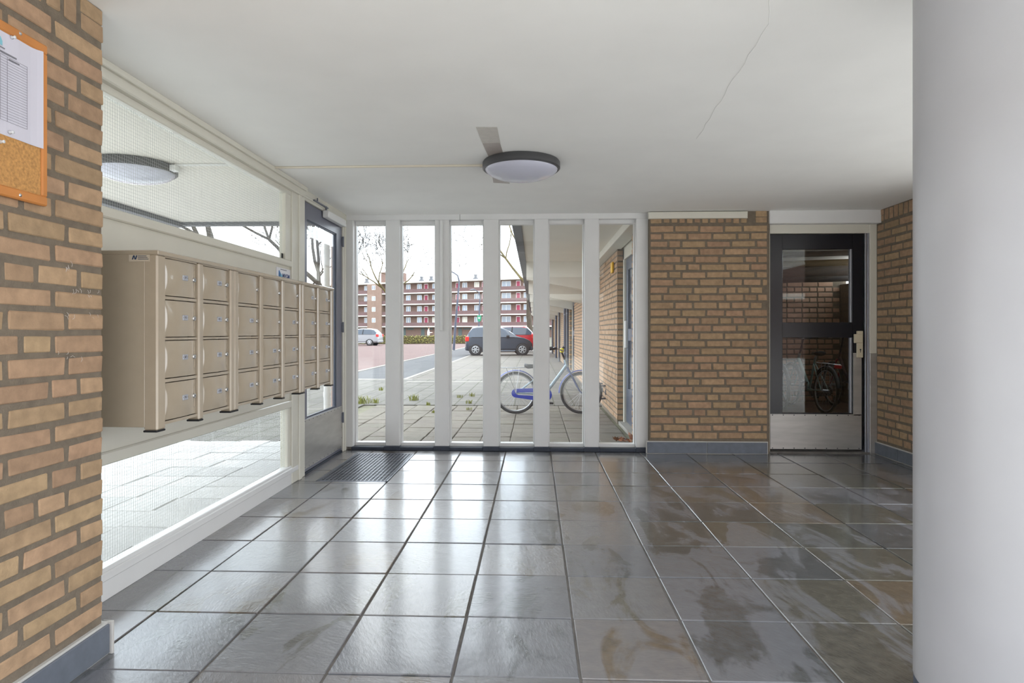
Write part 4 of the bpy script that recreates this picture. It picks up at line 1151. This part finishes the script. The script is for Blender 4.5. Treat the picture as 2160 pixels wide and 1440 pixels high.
    if light: MB().cbox((-0.30, -0.05, R_ * 2 + 0.0), (-0.27, 0.05, R_ * 2 + 0.05), 0.008).obj('rear_light', pbr('rear_light_red', light, 0.2), b, world=False)
    if not kids: MB().tube([(0.06, -0.07, R_ - 0.04), (0.03, -0.17, 0.01)], 0.008, 6).obj('kick_stand', MAT['rim'], b, world=False)
    return b
bicycle('blue and grey children\'s bicycle parked outside behind the windows', (-0.262, 8.66, 0.0), 0.05, main=(64, 82, 128), second=(140, 160, 172), guard=(34, 58, 176), mudguard=(74, 86, 150), flat=0.02, grip=(226, 214, 60))
wk = thing('wall_bike_clamp', 'grey tubular bicycle clamp fixed to the facade bricks', 'bicycle rack', (1.05, 9.4, 0.16))
for y in (9.15, 9.55): 
    MB().tube([(1.06, y, 0.36), (0.96, y, 0.36), (0.90, y, 0.33), (0.90, y, 0.20), (0.96, y, 0.17), (1.06, y, 0.17)], 0.014, 8).obj('loop', MAT['iron'], wk, auto=50)
    MB().lathe([(0, 0.012), (0.04, 0.010), (0.04, 0)], 12, T=at((1.062, y, 0.265), Matrix.Rotation(-PI / 2, 4, 'Y'))).obj('wall_disc', MAT['iron'], wk)
MB().tube([(0.91, 9.15, 0.265), (0.91, 9.55, 0.265)], 0.018, 8).obj('cross_bar', MAT['iron'], wk)

# ---------------------------------------------------------------- cars
def car(label, loc, rz, L, paint, st, belt, wr=0.285, wx=(0.55, 2.89), hw=0.80, rough=0.25, glass_c=(70, 80, 92), tail=(200, 40, 36), nose='right'):
    """st: stations (x, roof/bonnet height, half width at the shoulder, half width at the top); belt: height of the window line"""
    c = thing('car', label, 'car', loc, rz=rz)
    pm = pbr('car_paint', paint, rough, coat=0.25)
    gm = pbr('car_glass', glass_c, 0.1, spec=0.4)
    body = MB(); gl = MB(); rows = []
    for (x, zt, w, wt, zb) in st:
        bl = min(belt, zt - 0.01)
        half = [(0.0, zb), (w * 0.82, zb), (w * 0.97, zb + 0.12), (w, (zb + bl) * 0.55), (w * 0.985, bl), (wt + (w - wt) * 0.10, bl + (zt - bl) * 0.86), (wt * 0.72, zt - 0.005), (0.0, zt)]
        rows.append([(x, y, z) for y, z in half] + [(x, -y, z) for y, z in reversed(half[1:-1])])
    n = len(rows[0])
    vs = [p for r in rows for p in r]
    bf = []; gf = []
    for i in range(len(rows) - 1):
        zt0, zt1 = st[i][1], st[i + 1][1]
        cab = zt0 > belt + 0.04 or zt1 > belt + 0.04
        full = zt0 > belt + 0.30 and zt1 > belt + 0.30
        for k in range(n):
            k2 = (k + 1) % n
            f_ = (i*n+k, i*n+k2, (i+1)*n+k2, (i+1)*n+k)
            side = k in (4, n - 5)
            top = k in (5, 6, 7, 8) or k in (n - 6, n - 7, n - 8)
            if cab and side and abs(zt0 - belt) > 0.2 and abs(zt1 - belt) > 0.2: gf.append(f_)
            elif cab and not full and (k in (5, 6, 7, 8)): gf.append(f_)
            elif cab and not full and side: gf.append(f_) if max(zt0, zt1) > belt + 0.35 and min(zt0, zt1) > belt + 0.1 else bf.append(f_)
            else: bf.append(f_)
    bf += [tuple(range(n))[::-1], tuple((len(rows) - 1) * n + k for k in range(n))]
    body.add(vs, bf); bo = body.obj('body', pm, c, world=False, auto=38)
    gl.add(vs, gf); gl.obj('windows', gm, c, world=False, auto=38)
    pil = MB()
    xs = [s for s in st if s[1] > belt + 0.34]
    xm = (xs[0][0] * 0.45 + xs[-1][0] * 0.55)
    for s_ in (-1, 1):
        w0, w1 = hw * 0.988, st[len(st) // 2][3] + (hw - st[len(st) // 2][3]) * 0.12
        zt = max(s[1] for s in st)
        pil.tube([(xm, s_ * w0, belt), (xm - 0.04, s_ * w1, belt + (zt - belt) * 0.86)], 0.035, 6)
        pil.box((st[0][0] + 0.3, s_ * (hw - 0.01), belt - 0.012), (st[-1][0] - 0.9, s_ * (hw + 0.004), belt + 0.008))
    pil.obj('pillar_trim', MAT['dark'], c, world=False)
    sl = MB()
    for s_ in (-1, 1): sl.cbox((wx[0] + 0.35, s_ * (hw - 0.03), 0.20), (wx[1] - 0.35, s_ * (hw + 0.006), 0.26), 0.01)
    sl.obj('sill_strip', pbr('sill_trim', tuple(min(255, v + 40) for v in paint), 0.5), c, world=False)
    for x in wx:
        for s_ in (-1, 1):
            T = Matrix.Translation((x, s_ * (hw - 0.10), wr)) @ Matrix.Rotation(-s_ * PI / 2, 4, 'X')
            arch = MB().lathe([(0.0, 0.085), (wr * 1.16, 0.085), (wr * 1.16, -0.1)], 28, T=T)
            arch.obj('wheel_arch', MAT['dark'], c, world=False)
            ty = MB().lathe([(0.0, -0.08), (wr, -0.08), (wr, 0.085), (wr * 0.93, 0.105), (wr * 0.68, 0.108), (wr * 0.66, 0.09), (0.0, 0.085)], 28, T=T).obj('wheel', MAT['tyre'], c, world=False, auto=40)
            hbm = MB().lathe([(wr * 0.66, 0.092), (wr * 0.66, 0.112), (wr * 0.56, 0.116), (wr * 0.55, 0.10)], 28, T=T)
            for k in range(6):
                hbm.cbox((0, -wr * 0.10, 0.098), (wr * 0.60, wr * 0.10, 0.116), 0.004, T=T @ Matrix.Rotation(k * PI / 3, 4, 'Z'))
            hbm.lathe([(0.0, 0.122), (wr * 0.16, 0.120), (wr * 0.18, 0.10)], 16, T=T)
            hbm.obj('hub_cap', MAT['rim'], ty, world=False)
    x0, x1 = st[0][0], st[-1][0]
    for s_ in (-1, 1):
        MB().cbox((x0 - 0.012, s_ * hw * 0.70, belt - 0.22), (x0 + 0.20, s_ * (hw * 0.99), belt + 0.03), 0.03).obj('tail_light', pbr('tail_light_red', tail, 0.2), c, world=False)
        MB().cbox((x1 - 0.34, s_ * hw * 0.55, belt - 0.34), (x1 - 0.10, s_ * (hw * 0.86), belt - 0.22), 0.04).obj('head_light', pbr('head_light_glass', (112, 116, 118), 0.15), c, world=False)
        mr = MB().cbox((x1 - 1.32, s_ * (hw - 0.01), belt - 0.02), (x1 - 1.18, s_ * (hw + 0.16), belt + 0.11), 0.03); mr.obj('mirror', MAT['dark'], c, world=False)
        MB().cbox((x0 + 0.98, s_ * (hw - 0.012), belt - 0.10), (x0 + 1.16, s_ * (hw + 0.012), belt - 0.075), 0.008).obj('door_handle', pm, c, world=False)
    bm = MB(); bm.cbox((x0 - 0.02, -hw * 0.9, 0.24), (x0 + 0.10, hw * 0.9, 0.46), 0.05); bm.cbox((x1 - 0.10, -hw * 0.85, 0.22), (x1 + 0.02, hw * 0.85, 0.44), 0.05)
    bm.obj('bumper', pm, c, world=False)
    return c
small = [(0.0, 0.72, 0.66, 0.55, 0.30), (0.04, 0.92, 0.76, 0.58, 0.24), (0.14, 1.10, 0.79, 0.60, 0.22), (0.34, 1.40, 0.80, 0.60, 0.20), (0.60, 1.46, 0.80, 0.62, 0.20), (1.20, 1.475, 0.80, 0.63, 0.20), (1.75, 1.43, 0.80, 0.62, 0.20), (2.20, 1.22, 0.80, 0.61, 0.20), (2.58, 0.96, 0.79, 0.62, 0.20), (2.95, 0.86, 0.77, 0.62, 0.20), (3.22, 0.74, 0.70, 0.56, 0.22), (3.36, 0.58, 0.58, 0.46, 0.26)]
car('small dark grey hatchback parked on the pale paving', (-3.50, 31.05, 0), 0.10, 3.36, (56, 63, 74), small, 0.90, wx=(0.50, 2.84), rough=0.35)
mid = [(0.0, 0.70, 0.68, 0.55, 0.32), (0.05, 0.95, 0.79, 0.58, 0.26), (0.18, 1.12, 0.82, 0.60, 0.24), (0.45, 1.40, 0.82, 0.62, 0.22), (0.80, 1.46, 0.82, 0.63, 0.22), (1.5, 1.47, 0.82, 0.64, 0.22), (2.1, 1.42, 0.82, 0.63, 0.22), (2.55, 1.20, 0.82, 0.62, 0.22), (2.95, 0.99, 0.81, 0.64, 0.22), (3.45, 0.88, 0.79, 0.64, 0.22), (3.75, 0.74, 0.70, 0.56, 0.24), (3.90, 0.56, 0.58, 0.46, 0.28)]
car('silver hatchback parked on the red clinkers at the left', (-13.42, 53.0, 0), PI - 0.06, 3.9, (150, 152, 156), mid, 0.95, wx=(0.74, 3.2), hw=0.82, rough=0.2)
suv = [(x, z + 0.06 if z > 0.8 else z, w, t, b) for x, z, w, t, b in mid]
car('bright red hatchback half hidden behind the dark grey car', (0.05, 36.6, 0), PI - 0.05, 3.9, (170, 26, 36), suv, 1.0, wx=(0.74, 3.2), hw=0.82, rough=0.2)

# ---------------------------------------------------------------- hedge, lamp posts, person
hg = thing('hedge', 'long low clipped hedge across the parking ground', 'hedge', (-12, 58.5, 0))
hm = MB()
rr = random.Random(3)
a0, a1 = Vector((-26.0, 55.5, 0)), Vector((-5.2, 62.6, 0)); dvec = (a1 - a0); nv = Vector((dvec.y, -dvec.x, 0)).normalized()
for i in range(9000):
    t = rr.random(); s_ = rr.uniform(-0.45, 0.45); z = rr.uniform(0.05, 0.80)
    if rr.random() < 0.6: s_ = 0.45 * rr.choice((1, 1, 1, -1)) + rr.uniform(-0.06, 0.06)
    p = a0 + dvec * t + nv * s_ + Vector((0, 0, z)); l = rr.uniform(0.05, 0.11)
    d = Vector((rr.uniform(-1, 1), rr.uniform(-1, 1), rr.uniform(-1, 1))).normalized() * l; e_ = d.orthogonal().normalized() * l * 0.5
    hm.add([p, p + d * 0.5 + e_, p + d, p + d * 0.5 - e_], [(0, 1, 2, 3)], 0 if rr.random() < 0.6 else 1)
tag(hm.obj('leaves', [pbr('hedge_leaf_dark', (92, 92, 52), 0.8, var=0.3, vscale=2), pbr('hedge_leaf_light', (158, 152, 84), 0.8, var=0.2, vscale=2)], hg), kind='stuff')
co = MB()
pts = [a0 + nv * 0.36, a1 + nv * 0.36, a1 - nv * 0.36, a0 - nv * 0.36]
co.prism([(p.x, p.y) for p in pts], 0.74).obj('twig_core', pbr('hedge_core', (84, 74, 48), 0.9, var=0.3, vscale=3), hg)

def lamp_post(label, x, y, h, lean, extra=False):
    l = thing('street_lamp', label, 'street lamp', (x, y, 0), 'street lamps')
    k = 0.072
    MB().tube([(x, y, 0), (x + lean * 0.3, y, h * 0.3)], [0.085, 0.075], 10).obj('pole', MAT['blue_grey'], l, auto=50)
    MB().tube([(x + lean * 0.3, y, h * 0.3), (x + lean, y, h * 0.88), (x + lean * 0.95 - 0.08, y, h * 0.955), (x + lean - 0.35, y, h * 0.99), (x + lean - 0.5, y, h)], [k, 0.055, 0.05, 0.045, 0.04], 10).obj('arm', MAT['blue_grey'], l, auto=50)
    m = MB(); m.lathe([(0.0, -0.28), (0.06, -0.24), (0.085, -0.05), (0.075, 0.12), (0.03, 0.22), (0, 0.23)], 12, T=Matrix.Translation((x + lean - 0.66, y, h + 0.02)) @ Matrix.Rotation(PI / 2 - 0.15, 4, 'Y'))
    m.obj('lamp_head', MAT['fascia'], l, smooth=True)
    return l
lamp_post('tall leaning street lamp between the road and the parked cars', -5.19, 39.2, 5.02, 0.36)
l2 = lamp_post('farther street lamp with a green shield sign on its pole', -5.05, 55.0, 4.95, 0.14)
sh = MB(); outl = [(0, -0.34), (0.14, -0.22), (0.18, 0.0), (0.18, 0.26), (-0.18, 0.26), (-0.18, 0.0), (-0.14, -0.22)]
sh.prism(outl, 0.02, T=at((-4.95, 54.90, 2.40), ON_Y_MINUS)); sh.prism([(x * 0.45 - 0.02, y * 0.25 + 0.02) for x, y in outl], 0.024, 1, T=at((-4.95, 54.90, 2.40), ON_Y_MINUS))
sh.obj('shield_sign', [pbr('sign_green', (36, 130, 96), 0.4), MAT['white']], l2)

def skin_mesh(name, verts, edges, radii, root=0, sub=1):
    me = bpy.data.meshes.new(name); me.from_pydata(verts, edges, [])
    ob = bpy.data.objects.new(name, me); COL.objects.link(ob)
    ob.modifiers.new('skin', 'SKIN'); 
    if not me.skin_vertices: 
        bpy.context.view_layer.objects.active = ob
    for i, r in enumerate(radii):
        me.skin_vertices[0].data[i].radius = r if isinstance(r, tuple) else (r, r)
        me.skin_vertices[0].data[i].use_root = (i == root)
    sb = ob.modifiers.new('sub', 'SUBSURF'); sb.levels = sub; sb.render_levels = sub
    dg = bpy.context.evaluated_depsgraph_get()
    out = bpy.data.meshes.new_from_object(ob.evaluated_get(dg))
    bpy.data.objects.remove(ob); bpy.data.meshes.remove(me)
    return out
def person(label, loc, rz):
    p = thing('person', label, 'person', loc, rz=rz)
    V = [(0, 0, 0.92), (0, 0, 1.10), (0.01, 0, 1.30), (0.0, 0, 1.40), (0.02, 0, 1.47), (0.035, 0, 1.56), (0.035, 0, 1.64)]
    E_ = [(0, 1), (1, 2), (2, 3), (3, 4), (4, 5), (5, 6)]; Rd = [0.15, (0.15, 0.12), (0.17, 0.12), 0.07, 0.05, (0.085, 0.075), 0.06]
    def chain(start, pts, rs):
        prev = start
        for q, r in zip(pts, rs):
            V.append(q); Rd.append(r); E_.append((prev, len(V) - 1)); prev = len(V) - 1
        return prev
    chain(0, [(0.02, 0.09, 0.86), (0.14, 0.10, 0.48), (0.12, 0.10, 0.08), (0.26, 0.11, 0.04)], [0.09, 0.06, 0.045, 0.035])
    chain(0, [(-0.02, -0.09, 0.86), (-0.06, -0.10, 0.48), (-0.26, -0.10, 0.10), (-0.16, -0.11, 0.04)], [0.09, 0.06, 0.045, 0.035])
    for s_, el, wr_ in ((1, (0.06, 0.23, 1.06), (0.30, 0.16, 1.12)), (-1, (0.02, -0.23, 1.06), (0.27, -0.17, 1.10))):
        w = chain(2, [(0, 0.17 * s_, 1.34), el, wr_, (wr_[0] + 0.07, wr_[1], wr_[2] + 0.005)], [0.07, 0.055, 0.035, (0.035, 0.02)])
        for k in range(4): chain(w, [(wr_[0] + 0.12, wr_[1] + (k - 1.5) * 0.018, wr_[2] - 0.005), (wr_[0] + 0.150 - abs(k - 1.5) * 0.008, wr_[1] + (k - 1.5) * 0.018, wr_[2] - 0.03)], [0.009, 0.008])
        chain(w, [(wr_[0] + 0.07, wr_[1] - 0.05 * s_, wr_[2] + 0.01), (wr_[0] + 0.105, wr_[1] - 0.052 * s_, wr_[2])], [0.010, 0.009])
    me = skin_mesh('body', V, E_, Rd)
    for m in (pbr('jacket_white', (226, 226, 228), 0.8), pbr('trousers_pale', (196, 194, 192), 0.8), pbr('skin', (206, 164, 140), 0.6)): me.materials.append(m)
    for f_ in me.polygons:
        c_ = f_.center
        f_.material_index = 1 if c_.z < 0.90 else (2 if (c_.z > 1.44 or c_.x > 0.31) else 0); f_.use_smooth = True
    b = put('body', me, p, world=False)
    hr = MB().lathe([(0.0, 0.10), (0.05, 0.09), (0.088, 0.04), (0.092, -0.01), (0.08, -0.07)], 14, T=Matrix.Translation((0.015, 0, 1.605)))
    hr.obj('hair', pbr('brown_hair', (96, 78, 62), 0.8), p, world=False, smooth=True)
    fc = MB(); fc.lathe([(0, 0.02), (0.010, 0.012), (0.012, 0)], 8, T=Matrix.Translation((0.112, 0, 1.575)) @ Matrix.Rotation(PI / 2, 4, 'Y'))
    for s_ in (-1, 1): fc.lathe([(0, 0.004), (0.009, 0)], 8, 1, T=Matrix.Translation((0.106, 0.032 * s_, 1.600)) @ Matrix.Rotation(PI / 2, 4, 'Y'))
    fc.box((0.100, -0.022, 1.535), (0.111, 0.022, 1.541), 1)
    fc.obj('face', [bpy.data.materials['skin'], MAT['ink']], p, world=False)
    return p
person('person in a white jacket walking behind the hedge', (-10.85, 62.4, 0), 0.1)

# ---------------------------------------------------------------- bare trees
def tree(label, loc, h, seed, spread=1.0, depth=6, trunk_r=0.16, lean=(0, 0), moss=False, first=0.30, rmin=0.017):
    t = thing('bare_tree', label, 'tree', loc, 'bare trees outside'); rg = random.Random(seed)
    tr = MB(); br = MB(); tw = MB(); sd = MB()
    def grow(p, d, l, r, lev):
        n = 4 if lev < 3 else 3; q = [p]; rs = [r]; cur = p.copy(); dd = d.copy()
        for i in range(n):
            dd = (dd + Vector((rg.uniform(-1, 1), rg.uniform(-1, 1), rg.uniform(-0.5, 0.8))) * (0.16 + 0.03 * lev)).normalized()
            cur = cur + dd * (l / n); q.append(cur.copy()); rs.append(max(rmin * 0.85, r * (1 - 0.38 * (i + 1) / n)))
        (tr if lev == 0 else (br if lev < 4 else tw)).tube(q, rs, 9 if lev == 0 else (5 if lev < 3 else 3), cap=lev == 0)
        if lev >= depth:
            if rg.random() < 0.10:
                c_ = q[-1]; s_ = 0.05; sd.add([c_ + Vector(v) * s_ for v in ((1,0,0),(-1,0,0),(0,1,0),(0,-1,0),(0,0,1),(0,0,-1))], [(0,2,4),(2,1,4),(1,3,4),(3,0,4),(2,0,5),(1,2,5),(3,1,5),(0,3,5)])
            return
        k = 3 if lev < 2 else rg.choice((2, 3, 3))
        for j in range(k):
            a = 2 * PI * (j + rg.random() * 0.7) / k; b_ = rg.uniform(0.35, 0.85) * spread
            o = dd.orthogonal().normalized(); o.rotate(Matrix.Rotation(a, 3, dd))
            nd = (dd * math.cos(b_) + o * math.sin(b_) + Vector((0, 0, 0.10))).normalized()
            st_ = q[-1] if j == 0 or lev == 0 else q[-1 - rg.choice((0, 1))]
            grow(st_, nd, l * rg.uniform(0.62, 0.82), max(rmin, rs[-1] * rg.uniform(0.7, 0.92)), lev + 1)
    grow(Vector(loc), Vector((lean[0], lean[1], 1)).normalized(), h * first, trunk_r, 0)
    bark = pbr('bark', (62, 55, 44), 0.9, var=0.25, vscale=6); bk2 = pbr('bark_moss', (84, 74, 40) if moss else (60, 54, 46), 0.9, var=0.25, vscale=3); tg = pbr('twig', (50, 45, 40), 0.9)
    tr.obj('trunk', bark, t, smooth=True); br.obj('branches', bk2, t, smooth=True)
    tag(tw.obj('twigs', tg, t), kind='stuff')
    if sd.v: tag(sd.obj('seed_heads', pbr('seed_head', (92, 84, 76), 0.9), t), kind='stuff')
tree('bare mossy tree before the flats behind the first mullion', (-10.5, 45.0, 0), 10.8, 5, 0.95, trunk_r=0.21, moss=True)
tree('bare tree with dark seed heads at the left edge of the windows', (-15.5, 40.0, 0), 11.0, 11, 1.0, trunk_r=0.2)
tree('bare tree beyond the red car behind the canopy edge', (-0.15, 41.0, 0), 14.5, 21, 1.05, trunk_r=0.22, moss=True)
tree('large bare tree nearby seen through the upper wired glass', (-9.3, 19.0, 0), 9.5, 31, 1.0, trunk_r=0.19, rmin=0.010)
tree('bare tree seen through the glass of the entrance door', (-8.6, 26.0, 0), 11.0, 44, 1.05, trunk_r=0.19, rmin=0.013)

# ---------------------------------------------------------------- block of flats across the parking ground
A = Vector((-51.97, 163, 0)); B = Vector((1.432, 143.5, 0)); sdir = (B - A).normalized(); ndir = Vector((sdir.y, -sdir.x, 0))
flat = thing('apartment_building', 'long five-storey brick block of flats with white gallery slabs and red doors', 'building', tuple(A))
flat.rotation_euler = (0, 0, math.atan2(sdir.y, sdir.x))
brk = pbr('flat_brick', (112, 90, 82), 0.9, var=0.08, vscale=1.5); brk2 = pbr('flat_brick_parapet', (104, 82, 82), 0.9, var=0.08, vscale=1.5); twr = pbr('tower_brick', (132, 110, 98), 0.9, var=0.06, vscale=1.5)
S0, S1 = -40.0, 80.0; ZS = [2.56 + 2.85 * k for k in range(5)]
MB().box((S0, 1.4, 0), (S1, 11.0, 13.75)).obj('wall', brk, flat, world=False)
for k, z in enumerate(ZS):
    last = k == 4
    MB().box((S0, -0.15 if not last else -0.35, z - 0.16 if not last else 13.70), (S1, 1.5 if not last else 11.3, z + 0.10 if not last else 14.05)).obj('gallery_slab' if not last else 'roof_edge', MAT['concrete'], flat, world=False)
    if not last: MB().box((S0, -0.02, z + 0.10), (S1, 0.12, z + 1.0)).obj('parapet', brk2, flat, world=False)
red = pbr('red_door', (146, 34, 70), 0.5, objvar=0.2); wht = pbr('white_frame', (232, 232, 232), 0.5); wgl = pbr('flat_window_glass', (118, 132, 150), 0.1, spec=0.9, objvar=0.3); crt = pbr('curtain', (206, 202, 190), 0.8); drk = pbr('dark_store_door', (70, 84, 84), 0.6)
def fm(w, h, t=0.09):
    m = MB(); m.box((-w/2, -0.06, 0), (w/2, 0.0, t)); m.box((-w/2, -0.06, h - t), (w/2, 0, h)); m.box((-w/2, -0.06, 0), (-w/2 + t, 0, h)); m.box((w/2 - t, -0.06, 0), (w/2, 0, h)); m.box((-0.05, -0.06, 0), (0.05, 0, h))
    return m.mesh('window', wht)
def pmesh(w, h, mat): return MB().box((-w/2, -0.03, 0), (w/2, 0.0, h)).mesh('pane', mat)
FW = {w: fm(w, 1.45) for w in (1.3, 1.35, 2.4)}; PW = {w: pmesh(w, 1.45, wgl) for w in FW}; PC = {w: pmesh(w, 1.45, crt) for w in FW}
DM = MB().box((-0.45, -0.08, 0), (0.45, 0, 2.15)).mesh('door', red); DF = MB().box((-0.56, -0.05, 0), (0.56, 0, 2.3)).mesh('door_frame', wht)
def place(name, me, x, z, y=1.40, par=None):
    o = bpy.data.objects.new(name, me); COL.objects.link(o); o.parent = par or flat; o.location = (x, y, z) if par is None else (0, 0, 0); return o
mods = [-19.1, -2.75, 13.6, 29.9, 46.2, 62.5]
for k in range(4):
    for c in mods:
        for dx in (-4.53, 4.53):
            d_ = place('door', DM, c + dx, ZS[k] + 0.1); place('door_frame', DF, c + dx, ZS[k] + 0.1, 1.402)
        for dx, w in ((-6.5, 1.35), (-2.07, 1.3), (2.07, 1.3), (6.5, 1.35)) if c < 40 else ((-6.5, 1.35), (1.4, 2.4), (6.6, 1.35)):
            if 8.0 < c + dx < 13.4: continue
            w_ = place('window', FW[w], c + dx, ZS[k] + 0.95); place('pane', PC[w] if R.random() < 0.12 else PW[w], 0, 0, par=w_)
for c in mods:
    for dx in (-5.5, 0.2, 5.2):
        place('store_door', MB().box((-0.5, -0.06, 0), (0.5, 0, 2.2)).mesh('store_door', drk), c + dx, 0.0)
        place('store_window', MB().box((-1.0, -0.05, 0), (1.0, 0, 0.4)).mesh('store_window', drk), c + dx + 1.9, 1.75)
tw_ = MB().box((8.54, -0.3, 0), (13.0, 2.0, 13.9)).obj('stair_tower', twr, flat, world=False)
for k in range(5):
    o = place('window', FW[1.3], 10.6, 0.8 + 2.85 * k, -0.31); o.scale = (0.85, 1, 0.8); place('pane', PW[1.3], 0, 0, par=o)
MB().box((11.3, 2.0, 13.9), (16.0, 7.0, 17.0)).obj('roof_box', brk, flat, world=False)
for x in (22.2, 25.1, 37.9, 41.0, 54.0, 57.0, 5.0):
    MB().box((x - 0.5, 4.0, 14.0), (x + 0.5, 5.0, 14.9)).box((x - 0.3, 4.2, 14.9), (x + 0.3, 4.8, 15.5)).box((x - 0.4, 4.1, 15.5), (x + 0.4, 4.9, 15.7)).obj('chimney', MAT['fascia'], flat, world=False)

nb = MB().box((-45, -26, -0.1), (45, -16, 5.6)).obj('neighbour_wall', brk)
tag(nb, 'brick block on the other side of the forecourt', None, kind='structure')
for k in range(1): MB().box((-45, -16.0, 2.6 + 2.7 * k), (45, -15.2, 2.85 + 2.7 * k)).obj('gallery_slab', MAT['concrete'], nb)

# ---------------------------------------------------------------- bicycle store behind the black door
sr = structure('store_room', 'dim brick bicycle store behind the black door')
MB().box((1.55, 6.10, -0.12), (5.2, 10.6, -0.004)).obj('store_floor', pbr('store_floor', (112, 92, 78), 0.45, var=0.15, vscale=4), sr)
MB().box((1.52, 6.08, -0.1), (1.6, 10.6, 2.5)).obj('store_wall', MAT['mortar'], sr)
MB().box((5.1, 6.08, -0.1), (5.2, 10.6, 1.95)).obj('store_wall', MAT['mortar'], sr)
MB().box((5.15, 6.08, 1.95), (5.155, 10.6, 2.31)).obj('pane', MAT['glass'], sr)  # unseen glass strip above the side wall, added so daylight reaches the bikes
MB().box((3.2, 6.06, -0.1), (5.2, 6.10, 2.4)).obj('store_wall', MAT['mortar'], sr)
sb_ = MB().box((1.55, 10.40, -0.1), (5.2, 10.6, 2.5)).obj('store_back_wall', MAT['mortar'], sr)
bigs = pbr('store_brick', (186, 150, 126), 0.85, var=0.1, vscale=10, objvar=0.08)
bm1 = MB().cbox((-0.118, -0.012, -0.033), (0.118, 0.01, 0.033), 0.005, jit=0.002).mesh('brick', bigs); bm2 = MB().cbox((-0.053, -0.012, -0.033), (0.053, 0.01, 0.033), 0.005, jit=0.002).mesh('brick', bigs)
for c in range(25):
    hd = c % 2; w = 0.125 if hd else 0.254; x = 3.75 + (0.03 if hd else 0.09)
    while x < 5.05:
        z = 0.05 + c * 0.0865
        o = bpy.data.objects.new('brick', bm2 if hd else bm1); COL.objects.link(o); o.parent = sb_; o.location = (x, 10.40, z)
        x += w
pipes = thing('pipe_run', 'dark insulated pipes under the ceiling of the bicycle store', 'pipes', (4.2, 9.9, 2.0))
for k, (z, y, r_) in enumerate(((2.08, 9.9, 0.09), (2.16, 9.5, 0.05), (1.98, 10.15, 0.06), (2.22, 8.8, 0.04))):
    MB().tube([(1.7, y, z - 0.02), (5.0, y - 0.3, z + 0.04)], r_, 10).obj('pipe', pbr('pipe_lagging', [(70, 58, 50), (96, 76, 44), (58, 50, 46), (84, 70, 60)][k], 0.8), pipes, smooth=True)
bicycle('mint green bicycle standing rear first inside the store', (4.10, 8.80, 0), 1.62, R_=0.33, base=1.05, main=(150, 178, 172), second=(158, 184, 178), guard=(40, 44, 48), mudguard=(44, 52, 60), saddle_z=0.86, bar_z=1.08, light=(190, 30, 30), rack=True, tilt=0.05)
bicycle('black bicycle at the left of the mint one in the store', (3.60, 9.10, 0), 1.55, R_=0.34, base=1.06, main=(48, 50, 54), second=(40, 42, 46), guard=(30, 30, 30), mudguard=(36, 40, 44), saddle_z=0.92, bar_z=1.10, rack=False)
bicycle('dark red bicycle at the right of the mint one in the store', (4.68, 8.75, 0), 1.55, R_=0.34, base=1.06, main=(150, 40, 60), second=(70, 40, 46), guard=(30, 30, 30), mudguard=(36, 40, 44), saddle_z=0.92, bar_z=1.10, rack=True)
